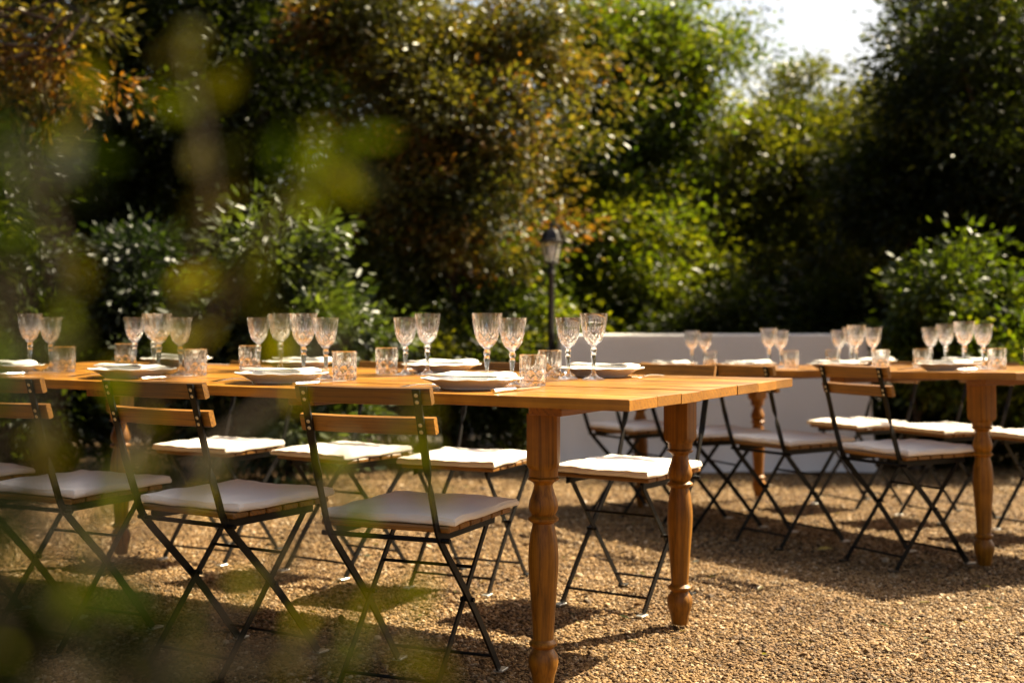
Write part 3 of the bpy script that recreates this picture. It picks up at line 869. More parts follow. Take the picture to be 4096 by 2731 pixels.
def make_chair():
    """faces +y, origin on the ground below the seat"""
    root = thing('folding_chair', 'x', 'chair')
    AX, BX = 0.156, 0.136
    ctrl = [(-0.312, 0.800), (-0.278, 0.690), (-0.242, 0.570), (-0.214, 0.490), (-0.195, 0.440), (-0.158, 0.392), (0.02, 0.208), (0.185, 0.008)]
    for s in (-1, 1):
        path = smooth_path([(s * AX, y_, z_) for y_, z_ in ctrl], 6)
        tw = [min(1, max(0, (0.615 - p.z) / 0.075)) for p in path]
        tw = [s * (3 * q * q - 2 * q ** 3) for q in tw]
        V, F = sweep_bar(path, 0.020, 0.0065, tw)
        mb = MB(); mb.add(V, F)
        up = mesh_obj('upright', auto_smooth(mb.mesh('upright'), 30), M['black_metal'], root)
        fb = MB(); fb.box((s * AX, 0.198, 0.004), (0.026, 0.045, 0.006), bev=0.001)
        mesh_obj('foot_plate', fb.mesh('foot_plate'), M['bare_steel'], up)
        # crossing leg, from under the seat front to the rear foot
        V, F = sweep_bar([(s * BX, 0.165, 0.432), (s * BX, 0.0, 0.236), (s * BX, -0.19, 0.008)], 0.017, 0.0055, [1, 1, 1])
        mb = MB(); mb.add(V, F)
        lg = mesh_obj('leg', mb.mesh('leg'), M['black_metal'], root)
        fb = MB(); fb.box((s * BX, -0.203, 0.004), (0.024, 0.04, 0.006), bev=0.001)
        mesh_obj('foot_plate', fb.mesh('foot_plate'), M['black_metal'], lg)
        pv = MB(); pv.tube([(s * 0.126, 0.003, 0.235), (s * 0.165, 0.003, 0.235)], 0.0065, 8)
        mesh_obj('pivot_bolt', auto_smooth(pv.mesh('pivot_bolt')), M['black_metal'], root)
        # seat side rail
        sr = MB()
        sr.box((s * 0.1465, 0.005, 0.424), (0.004, 0.34, 0.026), bev=0.0008)
        sr.box((s * 0.157, 0.005, 0.4355), (0.016, 0.34, 0.003))
        mesh_obj('seat_rail', sr.mesh('seat_rail'), M['black_metal'], root)
    rods = (('hinge_rod', [(-0.182, -0.178, 0.417), (0.182, -0.178, 0.417)], 0.0065), ('brace_bar', [(-BX, 0.065, 0.308), (BX, 0.065, 0.308)], 0.0045),
            ('foot_bar', [(-AX, 0.150, 0.052), (AX, 0.150, 0.052)], 0.0045), ('foot_bar', [(-BX, -0.150, 0.055), (BX, -0.150, 0.055)], 0.0045))
    for nm, pts, r_ in rods:
        mb = MB(); mb.tube(pts, r_, 8)
        mesh_obj(nm, auto_smooth(mb.mesh(nm)), M['black_metal'], root)
    # seat slats
    sl = MB(); sl.box((0, 0, 0), (0.365, 0.058, 0.015), bev=0.003)
    slm = sl.mesh('seat_slat')
    for k in range(6):
        mesh_obj('seat_slat', slm, M['chair_wood'], root, (0, -0.155 + k * 0.066, 0.445))
    # back slats with their screws
    sc = MB(); sc.lathe([(0.0, 0.0), (0.0052, 0.0), (0.0052, 0.001), (0.003, 0.0022), (0.0, 0.0024)], 10, caps=False)
    scm = auto_smooth(sc.mesh('screw'))
    lean = math.atan2(0.034, 0.11)
    for zc in (0.777, 0.704):
        yc = -0.278 - (zc - 0.690) * 0.31
        q = Euler((lean, 0, 0))
        off = q.to_matrix() @ Vector((0, 0.0125, 0))
        bs = MB()
        # gently curved slat
        nseg = 10; V = []; F = []
        hw, hh, ht = 0.187, 0.0212, 0.0085
        b = 0.0025
        sec = [(-ht, -hh + b), (-ht + b, -hh), (ht - b, -hh), (ht, -hh + b), (ht, hh - b), (ht - b, hh), (-ht + b, hh), (-ht, hh - b)]
        for i in range(nseg + 1):
            x_ = -hw + 2 * hw * i / nseg
            cv = -0.010 * (x_ / hw) ** 2 * -1
            for (yy, zz) in sec:
                V.append((x_, yy + cv * 0.6, zz))
        m_ = len(sec)
        for i in range(nseg):
            for k in range(m_):
                k2 = (k + 1) % m_
                F.append((i * m_ + k, i * m_ + k2, (i + 1) * m_ + k2, (i + 1) * m_ + k))
        F.append(tuple(reversed(range(m_)))); F.append(tuple(range(nseg * m_, nseg * m_ + m_)))
        slat = mesh_obj('back_slat', auto_smooth(new_mesh('back_slat', V, F), 30), M['chair_wood'], root, (0, yc + off.y, zc + off.z), q)
        for s in (-1, 1):
            for dz in (-0.0088, 0.0088):
                mesh_obj('screw', scm, M['screw'], slat, (s * AX, -0.0158, dz), (R(90), 0, 0))
    return root

def cushion_mesh(seed):
    """square seat pad: puffed boxed edge, origin at its underside centre"""
    rg = np.random.default_rng(seed)
    nx_, ny_ = 26, 26
    w, d, h = 0.375, 0.395, 0.024
    V = []; F = []
    ph = rg.random(6) * 6.28
    def top(u, v):
        e = min(1 - abs(u), 1 - abs(v))
        puff = 1 - math.exp(-e * 9)
        return h * (0.80 + 0.30 * puff) + 0.0022 * math.sin(5 * u + 3 * v + ph[0]) * puff + 0.0015 * math.sin(9 * v - 4 * u + ph[1]) + 0.0010 * math.sin(17 * u + ph[2]) + (-0.006 if max(abs(u), abs(v)) > 0.999 else 0)
    def xy(u, v):
        ed = 0.004 * math.sin(6 * u + ph[3]) * abs(v) ** 3, 0.004 * math.sin(6 * v + ph[4]) * abs(u) ** 3
        c = 0.97 + 0.03 * max(abs(u), abs(v)) if abs(u) * abs(v) > 0.9 else 1
        return u * w / 2 * c + ed[1] * (1 if u > 0 else -1), v * d / 2 * c + ed[0]
    for j in range(ny_ + 1):
        for i in range(nx_ + 1):
            u = math.sin((i / nx_ - 0.5) * math.pi); v = math.sin((j / ny_ - 0.5) * math.pi)
            x_, y_ = xy(u, v)
            V.append((x_, y_, top(u, v)))
    for j in range(ny_):
        for i in range(nx_):
            a = j * (nx_ + 1) + i
            F.append((a, a + 1, a + nx_ + 2, a + nx_ + 1))
    # sides down to the underside
    per = [i for i in range(nx_)] + [nx_ + j * (nx_ + 1) for j in range(ny_)] + [ny_ * (nx_ + 1) + i for i in range(nx_, 0, -1)] + [j * (nx_ + 1) for j in range(ny_, 0, -1)]
    rings = [per]
    for (zf, k) in ((0.72, 1.008), (0.45, 1.012), (0.2, 1.008), (0.06, 1.000), (0.0, 0.985)):
        ring = []
        for p in per:
            x_, y_, z_ = V[p]
            ring.append(len(V)); V.append((x_ * k, y_ * k, h * 0.75 * zf + 0.0012 * math.sin(x_ * 60 + y_ * 45 + ph[5])* (1 if zf > 0 else 0)))
        rings.append(ring)
    n = len(per)
    for a, b in zip(rings[:-1], rings[1:]):
        for k in range(n):
            k2 = (k + 1) % n
            F.append((a[k2], a[k], b[k], b[k2]))
    F.append(tuple(reversed(rings[-1])))
    return auto_smooth(new_mesh('seat_cushion', V, F), 60)

CH = make_chair()
CUSH = [cushion_mesh(s) for s in (1, 2, 3)]
first = [True]
def place_chair(ts, u, v, facing, yaw, label, clabel, k):
    """facing +1 towards the far side of the table, -1 towards the near side"""
    p = ts.ground(u, v)
    rz = ts.rotz + (0 if facing > 0 else math.pi) + yaw
    if first[0]:
        o = CH; first[0] = False
    else:
        o = copy_tree(CH)
    o.location = p + Vector((0, 0, -0.003)); o.rotation_euler = (0, 0, rz)
    tag(o, label, 'chair', 'slatted folding bistro chairs')
    c = mesh_obj('seat_cushion', CUSH[k % 3], M['cushion'])
    rr = random.Random(k)
    c.matrix_world = Matrix.Translation(p) @ Matrix.Rotation(rz, 4, 'Z') @ Matrix.Translation((rr.uniform(-0.006, 0.006), 0.024 + rr.uniform(-0.006, 0.006), 0.4515)) @ Matrix.Rotation(rr.uniform(-0.04, 0.04), 4, 'Z')
    tag(c, clabel, 'cushion', 'cream seat cushions')

ORD = ['first', 'second', 'third', 'fourth']
near1 = [(0.650, 0.075, 7), (1.235, 0.01, -2), (1.845, -0.03, 4), (2.46, -0.02, -5)]
for k, (u, v, yw) in enumerate(near1):
    w_ = ['beside the front table leg nearest the camera', 'second from right, near side of front table', 'third from right, near side of front table', 'cut off by the picture left edge, near side of front table'][k]
    place_chair(T1, u, v, 1, R(yw), 'black folding chair ' + w_, 'shaded cushion on chair ' + w_, k)
far1 = [(0.60, 1.30, -4), (1.25, 1.32, 6), (1.85, 1.36, -5), (2.50, 1.36, 3)]
for k, (u, v, yw) in enumerate(far1):
    w_ = ['right end of the far side of the front table', 'second from right, far side of the front table', 'third from right, far side of the front table', 'leftmost on the far side of the front table'][k]
    place_chair(T1, u, v, -1, R(yw), 'folding chair facing the camera, ' + w_, 'sunlit cream cushion, ' + w_, k + 4)
near2 = [(0.55, -0.02, 1), (1.25, -0.03, 6), (1.87, 0.01, -5), (2.52, 0.0, 3)]
for k, (u, v, yw) in enumerate(near2):
    w_ = ['with its back to us, rightmost at the right table', 'with its back to us, second from right at the right table', 'with its back to us, third from right at the right table', 'with its back to us, farthest at the right table'][k]
    place_chair(T2, u, v, 1, R(yw), 'black folding chair ' + w_, 'shaded cushion on chair ' + w_, k + 8)
far2 = [(0.30, 1.28, 0), (0.92, 1.30, 3), (1.55, 1.30, -3), (2.20, 1.30, 2)]
for k, (u, v, yw) in enumerate(far2):
    w_ = ['rightmost, on the far side of the right table', 'second from right, far side of the right table', 'third from right, far side of the right table', 'leftmost, far side of the right table'][k]
    place_chair(T2, u, v, -1, R(yw), 'folding chair facing us, ' + w_, 'sunlit cushion of the chair ' + w_, k + 12)

# ------------------------------------------------------------------ tableware
def cut(th, f, n, k):
    """crossing wedge cuts low down, a fan of upright cuts above"""
    a = (th * n / (2 * math.pi) + f * k) % 1.0
    b = (th * n / (2 * math.pi) - f * k) % 1.0
    d = max(1 - abs(a - 0.5) * 4.2, 1 - abs(b - 0.5) * 4.2, 0)
    return d

def glass_mesh(name, outer, inner, n, cuts):
    """outer: profile (r, z) from the base centre up to the rim, inner: from the rim down to the bowl's bottom"""
    V = []; F = []
    def ring(r, z, fn=None):
        i0 = len(V)
        for k in range(n):
            a = 2 * math.pi * k / n
            rr = r - (fn(a, z) if fn else 0)
            V.append((rr * math.cos(a), rr * math.sin(a), z))
        return i0
    ids = []
    for (r, z) in outer:
        ids.append(ring(r, z, cuts))
    for (r, z) in inner:
        ids.append(ring(r, z))
    for i in range(len(ids) - 1):
        for k in range(n):
            k2 = (k + 1) % n
            F.append((ids[i] + k, ids[i] + k2, ids[i + 1] + k2, ids[i + 1] + k))
    F.append(tuple(reversed(range(ids[0], ids[0] + n))))
    F.append(tuple(range(ids[-1], ids[-1] + n)))
    m = new_mesh(name, V, F)
    return auto_smooth(m, 12)

def densify(prof, step):
    out = [prof[0]]
    for (a, b) in zip(prof[:-1], prof[1:]):
        L = math.hypot(b[0] - a[0], b[1] - a[1])
        k = max(1, int(L / step))
        for i in range(1, k + 1):
            out.append((a[0] + (b[0] - a[0]) * i / k, a[1] + (b[1] - a[1]) * i / k))
    return out

def goblet(name, sr, sz):
    bowl = [(0.0100, 0.104), (0.0195, 0.112), (0.0270, 0.1215), (0.0318, 0.132), (0.0350, 0.144), (0.0375, 0.158), (0.0398, 0.172), (0.0418, 0.187), (0.0436, 0.203)]
    low = [(0.0365, 0.0), (0.0368, 0.0016), (0.030, 0.0042), (0.018, 0.009), (0.0090, 0.0165), (0.0062, 0.026), (0.0055, 0.036), (0.0062, 0.05), (0.0080, 0.066), (0.0090, 0.0745), (0.0078, 0.0795), (0.0066, 0.0815),
           (0.0095, 0.0845), (0.0112, 0.090), (0.0095, 0.0962), (0.0068, 0.0995), (0.0075, 0.1015)]
    outer = low + densify(bowl, 0.0024)
    inner = [(0.0420, 0.2032)] + list(reversed([(r - 0.0026 if z > 0.115 else max(0.001, r - 0.006), z + 0.0035) for r, z in bowl if z < 0.2]))
    outer = [(r * sr, z * sz) for r, z in outer]; inner = [(r * sr, z * sz) for r, z in inner]
    def cuts(a, z):
        q = z / sz
        if q < 0.10:
            if 0.02 < q < 0.074:
                return 0.0009 * abs(math.sin(a * 5))
            if 0.083 < q < 0.098:
                return 0.0011 * abs(math.sin(a * 5 + q * 300))
            return 0
        f = (q - 0.104) / 0.099
        if f < 0.45:
            return 0.0030 * cut(a, f, 9, 3.4)
        if f < 0.86:
            fan = abs(((a * 9 / (2 * math.pi)) % 1.0) - 0.5) * 2
            lim = 0.86 - 0.30 * fan
            if f < lim:
                return 0.0022 * max(0, 1 - abs(((a * 27 / (2 * math.pi)) % 1.0) - 0.5) * 4) * min(1, (lim - f) * 6)
        return 0
    return glass_mesh(name, outer, inner, 108, cuts)

def tumbler():
    outer = [(0.0345, 0.0), (0.0362, 0.0015)] + densify([(0.0365, 0.004), (0.0372, 0.045), (0.0378, 0.0865)], 0.0024) + [(0.0374, 0.088)]
    inner = [(0.0356, 0.088), (0.0350, 0.08), (0.0342, 0.045), (0.0332, 0.017), (0.030, 0.0135), (0.010, 0.0125)]
    def cuts(a, z):
        f = z / 0.088
        if f < 0.04: return 0
        if f < 0.52:
            return 0.0030 * cut(a, f, 8, 2.6)
        if f < 0.90:
            fan = abs(((a * 8 / (2 * math.pi)) % 1.0) - 0.5) * 2
            lim = 0.90 - 0.32 * fan
            if f < lim:
                return 0.0024 * max(0, 1 - abs(((a * 24 / (2 * math.pi)) % 1.0) - 0.5) * 4) * min(1, (lim - f) * 6)
        return 0
    return glass_mesh('tumbler', outer, inner, 96, cuts)

G_BIG = goblet('wine_goblet', 1.0, 1.0)
G_SMALL = goblet('wine_goblet_small', 0.93, 0.936)
G_TUMB = tumbler()

def plate_mesh():
    prof = [(0.0, 0.0035), (0.070, 0.0035), (0.078, 0.0), (0.082, 0.0), (0.0835, 0.004), (0.091, 0.009), (0.102, 0.0165), (0.112, 0.0235), (0.124, 0.0285), (0.1375, 0.0325), (0.139, 0.0342), (0.1372, 0.0355), (0.123, 0.0318), (0.110, 0.0268), (0.099, 0.0192), (0.089, 0.0122), (0.078, 0.0086), (0.0, 0.0078)]
    n = 72; V = []; F = []
    for (r, z) in prof:
        for k in range(n):
            a = 2 * math.pi * k / n
            q = max(0, (r - 0.105) / 0.034)
            rr = r * (1 + 0.012 * q * math.cos(12 * a)); zz = z * 0.84 + 0.0012 * q * math.cos(12 * a)
            V.append((rr * math.cos(a), rr * math.sin(a), zz))
    for i in range(len(prof) - 1):
        for k in range(n):
            k2 = (k + 1) % n
            F.append((i * n + k, i * n + k2, (i + 1) * n + k2, (i + 1) * n + k))
    bm = bmesh.new(); me = new_mesh('dinner_plate', V, F)
    bm.from_mesh(me); bmesh.ops.remove_doubles(bm, verts=bm.verts[:], dist=1e-6)
    bmesh.ops.recalc_face_normals(bm, faces=bm.faces[:])
    for f in bm.faces: f.smooth = True
    bm.to_mesh(me); bm.free()
    return me
PLATE = plate_mesh()

def napkin_mesh(seed):
    """linen folded in three with a loose rolled fold at one end; long side along x, rests on the plate's rim"""
    rg = random.Random(seed)
    h = rg.uniform(0.85, 1.15)
    prof = [(-0.020, 0.0040), (0.045, 0.0040), (0.098, 0.0045), (0.105, 0.0058), (0.098, 0.0068), (0.04, 0.0066), (-0.05, 0.0078), (-0.092, 0.0080), (-0.100, 0.0102 * h), (-0.094, 0.0130 * h), (-0.075, 0.0132 * h), (-0.04, 0.0112), (0.0, 0.0096), (0.03, 0.0098), (0.06, 0.0135 * h), (0.082, 0.0145 * h), (0.098, 0.0115 * h), (0.103, 0.0096)]
    P = smooth_path([(x_, 0, z_) for x_, z_ in prof], 4)
    ny_ = 9; V = []; F = []
    w = 0.115
    ph = rg.uniform(0, 6)
    for j in range(ny_ + 1):
        f = j / ny_ - 0.5
        for i, p in enumerate(P):
            q = i / len(P)
            V.append((p.x + 0.006 * math.sin(f * 3 + ph) * q, f * w * (1 - 0.10 * q * (p.x > 0)) + 0.006 * math.sin(p.x * 20 + ph), p.z * (1 + 0.22 * math.sin(f * 4 + ph + p.x * 9) * (q > 0.4)) + 0.0006 * i / len(P)))
    n = len(P)
    for j in range(ny_):
        for i in range(n - 1):
            a = j * n + i
            F.append((a, a + 1, a + n + 1, a + n))
    return new_mesh('linen_napkin', V, F, True)
NAPK = [napkin_mesh(s) for s in (3, 8, 14)]

def fork_meshes():
    mb = MB()
    # handle and neck, tines at +y
    path = [(-0.095, 0.004, 0.0105), (-0.085, 0.004, 0.0115), (-0.05, 0.0065, 0.0085), (0.0, 0.0085, 0.006), (0.03, 0.0065, 0.0052), (0.048, 0.0045, 0.010), (0.060, 0.0035, 0.019), (0.070, 0.003, 0.023)]
    V = []; F = []
    for (y_, z_, w) in path:
        for (sx, sz) in ((-1, -1), (1, -1), (1, 1), (-1, 1)):
            V.append((sx * w / 2, y_, z_ + sz * 0.0012))
    for i in range(len(path) - 1):
        for k in range(4):
            k2 = (k + 1) % 4
            F.append((i * 4 + k, i * 4 + k2, (i + 1) * 4 + k2, (i + 1) * 4 + k))
    F.append((3, 2, 1, 0)); e = (len(path) - 1) * 4; F.append((e, e + 1, e + 2, e + 3))
    mb.add(V, F)
    handle = auto_smooth(mb.mesh('handle'), 50)
    tb = MB()
    for k in range(4):
        x_ = (k - 1.5) * 0.0062
        pts = [(x_, 0.069, 0.003), (x_, 0.085, 0.0025), (x_ * 1.02, 0.10, 0.005), (x_ * 1.02, 0.112, 0.0095)]
        tb.tube(pts, [0.0018, 0.0017, 0.0014, 0.0008], 6)
    tines = auto_smooth(tb.mesh('tines'))
    return handle, tines
def knife_meshes():
    mb = MB()
    prof = [(-0.11, 0.0075, 0.0045), (-0.105, 0.010, 0.0055), (-0.06, 0.0095, 0.0055), (-0.015, 0.0075, 0.0045), (-0.006, 0.0095, 0.0052), (0.0, 0.006, 0.003)]
    V = []; F = []; n = 10
    for (y_, w, t_) in prof:
        for k in range(n):
            a = 2 * math.pi * k / n
            V.append((w * 0.9 * math.cos(a), y_, 0.0056 + t_ * math.sin(a)))
    for i in range(len(prof) - 1):
        for k in range(n):
            k2 = (k + 1) % n
            F.append((i * n + k, i * n + k2, (i + 1) * n + k2, (i + 1) * n + k))
    F.append(tuple(reversed(range(n)))); F.append(tuple(range((len(prof) - 1) * n, len(prof) * n)))
    mb.add(V, F); handle = auto_smooth(mb.mesh('handle'), 50)
    V = []; F = []
    bl = [(0.0, -0.006, 0.006), (0.02, -0.0085, 0.0075), (0.08, -0.0095, 0.0078), (0.105, -0.007, 0.0078), (0.116, 0.001, 0.0065)]
    for (y_, a, b) in bl:
        V += [(a, y_, 0.0045), (b, y_, 0.0042), (b, y_, 0.0062), (a, y_, 0.0050)]
    for i in range(len(bl) - 1):
        for k in range(4):
            k2 = (k + 1) % 4
            F.append((i * 4 + k, i * 4 + k2, (i + 1) * 4 + k2, (i + 1) * 4 + k))
    F.append((3, 2, 1, 0)); F.append((16, 17, 18, 19))
    return handle, auto_smooth(new_mesh('blade', V, F), 30)
FH, FT = fork_meshes(); KH, KB = knife_meshes()

def set_world(o, mat):
    o.matrix_world = mat

def setting(ts, u, v, facing, where, seed, group, cutlery=True):
    rr = random.Random(seed)
    j = lambda s=0.011: rr.uniform(-s, s)
    def at(right, fwd, yaw=0.0, z=0.0):
        # the diner's right and forward turned into the table's own u, v
        if facing > 0:
            return ts.put(u - right, v + fwd, yaw, z + 0.0012)
        return ts.put(u + right, v - fwd, yaw + math.pi, z + 0.0012)
    o = mesh_obj('dinner_plate', PLATE, M['porcelain']); set_world(o, at(0, 0, j(3)))
    tag(o, 'white dinner plate with flared rim, ' + where, 'plate', group + ' plates')
    o = mesh_obj('linen_napkin', NAPK[seed % 3], M['napkin']); set_world(o, at(j(0.01), -0.01 + j(), j(0.12) + (0 if facing > 0 else math.pi), 0.0292))
    md = o.modifiers.new('thickness', 'SOLIDIFY'); md.thickness = 0.0026
    tag(o, 'folded white napkin on the plate, ' + where, 'napkin', group + ' napkins')
    o = mesh_obj('wine_goblet', G_BIG, M['crystal']); set_world(o, at(-0.068 + j(), 0.185 + j(0.006), j(3)))
    tag(o, 'taller cut crystal goblet, ' + where, 'wine glass', group + ' goblets')
    o = mesh_obj('wine_goblet', G_SMALL, M['crystal']); set_world(o, at(0.006 + j(), 0.212 + j(0.006), j(3)))
    tag(o, 'smaller cut crystal goblet, ' + where, 'wine glass', group + ' goblets')
    o = mesh_obj('tumbler', G_TUMB, M['crystal']); set_world(o, at(0.092 + j(), 0.185 + j(0.006), j(3)))
    tag(o, 'cut crystal water tumbler, ' + where, 'tumbler', group + ' tumblers')
    if cutlery:
        f = thing('fork', 'steel dinner fork, ' + where, 'fork', group=group + ' forks')
        mesh_obj('handle', FH, M['steel'], f); mesh_obj('tines', FT, M['steel'], f)
        set_world(f, at(-0.162 + j(0.004), -0.01 + j(0.02), j(0.06)))
        k = thing('table_knife', 'steel table knife, ' + where, 'knife', group=group + ' knives')
        mesh_obj('handle', KH, M['steel'], k); mesh_obj('blade', KB, M['steel'], k)
        set_world(k, at(0.157 + j(0.004), -0.02 + j(0.02), j(0.06)))

w1n = ['near side of front table, rightmost setting', 'near side of front table, second setting from right', 'near side of front table, third setting from right', 'near side of front table, leftmost setting']
w1f = ['far side of front table, rightmost setting', 'far side of front table, second setting from right', 'far side of front table, third setting from right', 'far side of front table, leftmost setting']
for k, u in enumerate((0.56, 1.217, 1.827, 2.44)):
    setting(T1, u, 0.205, 1, w1n[k], 100 + k, 'front table')
for k, u in enumerate((0.565, 1.18, 1.80, 2.42)):
    setting(T1, u, 1.01, -1, w1f[k], 120 + k, 'front table')
w2n = [s.replace('front table', 'right table') for s in w1n]
w2f = [s.replace('front table', 'right table') for s in w1f]
for k, u in enumerate((0.52, 1.17, 1.80, 2.45)):
    setting(T2, u, 0.205, 1, w2n[k], 140 + k, 'right table')
for k, u in enumerate((0.22, 0.52, 1.17, 1.80)):
    if k == 0:
        continue
    setting(T2, u, 1.01, -1, w2f[k - 1], 160 + k, 'right table')

# ------------------------------------------------------------------ white draped table
def draped_table():
    d = 9.55
    x0, x1 = wx(2248, d), wx(3468, d)
    zg = g_h(0, d)
    ztop = wz(1341, d)
    dep = 0.8
    cx = (x0 + x1) / 2
    H = ztop - zg
    L = x1 - x0
    root = thing('buffet_table', 'high trestle table hidden under the white cloth', 'table', (cx, d + dep / 2, zg))
    mb = MB(); mb.box((0, 0, H - 0.026), (L - 0.03, dep - 0.03, 0.03), bev=0.003)
    mesh_obj('table_top', mb.mesh('table_top'), M['cleat_wood'], root)
    lm = MB(); lm.tube([(0, 0, 0), (0, 0, H - 0.04)], 0.016, 10); lme = auto_smooth(lm.mesh('leg'))
    for sx in (-1, 1):
        for sy in (-1, 1):
            mesh_obj('leg', lme, M['black_metal'], root, (sx * (L / 2 - 0.15), sy * (dep / 2 - 0.12), 0))
    # cloth: rounded rectangle rings going down, pleats growing towards the hem, flaring at the corners
    rg = np.random.default_rng(50)
    n = 260
    per = []
    hx, hy, rc = L / 2, dep / 2, 0.02
    P_ = 2 * (L + dep)
    for k in range(n):
        s = k / n * P_
        if s < L: p = (-hx + s, -hy); nn = (0, -1); e = min(s, L - s)
        elif s < L + dep: q = s - L; p = (hx, -hy + q); nn = (1, 0); e = min(q, dep - q)
        elif s < 2 * L + dep: q = s - L - dep; p = (hx - q, hy); nn = (0, 1); e = min(q, L - q)
        else: q = s - 2 * L - dep; p = (-hx, hy - q); nn = (-1, 0); e = min(q, dep - q)
        cn = math.exp(-(e / 0.07) ** 2)
        nx2 = np.array(nn, float)
        if cn > 0.01:
            dg = np.array(p) / np.array([hx, hy]); dg = dg / np.linalg.norm(dg)
            nx2 = nx2 * (1 - cn) + dg * cn
        per.append((p, nx2, cn, s))
    V = []; F = []
    V.append((0, 0, H + 0.001))
    levels = [0, 0.004, 0.012, 0.05, 0.12, 0.22, 0.34, 0.48, 0.62, 0.76, H - 0.03, H - 0.006]
    inner = []
    for (p, nn, cn, s) in per:
        V.append((p[0] * 0.985, p[1] * 0.97, H + 0.001))
    rows = [list(range(1, n + 1))]
    for lv in levels:
        f = lv / H
        row = []
        for (p, nn, cn, s) in per:
            pl = (0.016 * math.sin(s * 6.0 + 1.8 * math.sin(s * 2.3)) + 0.010 * max(0, math.sin(s * 4.1 + 0.7)) ** 8 + 0.005 * math.sin(s * 17 + 2)) * f ** 0.9
            out = 0.004 + 0.035 * f + pl + cn * (0.055 * f)
            if f > 0.93: out += 0.03 * (f - 0.93) / 0.07 + 0.012 * math.sin(s * 23)
            row.append(len(V))
            V.append((p[0] + nn[0] * out, p[1] + nn[1] * out, H - lv + (0.003 * math.sin(s * 11) if f > 0.9 else 0)))
        rows.append(row)
    for k in range(n):
        F.append((0, rows[0][k], rows[0][(k + 1) % n]))
    for a, b in zip(rows[:-1], rows[1:]):
        for k in range(n):
            k2 = (k + 1) % n
            F.append((a[k], b[k], b[k2], a[k2]))
    m = auto_smooth(new_mesh('white_tablecloth', V, F), 60)
    c = mesh_obj('white_tablecloth', m, M['cloth'], None, (cx, d + dep / 2, zg))
    tag(c, 'white floor length tablecloth draped over the high table at the back', 'tablecloth')
draped_table()

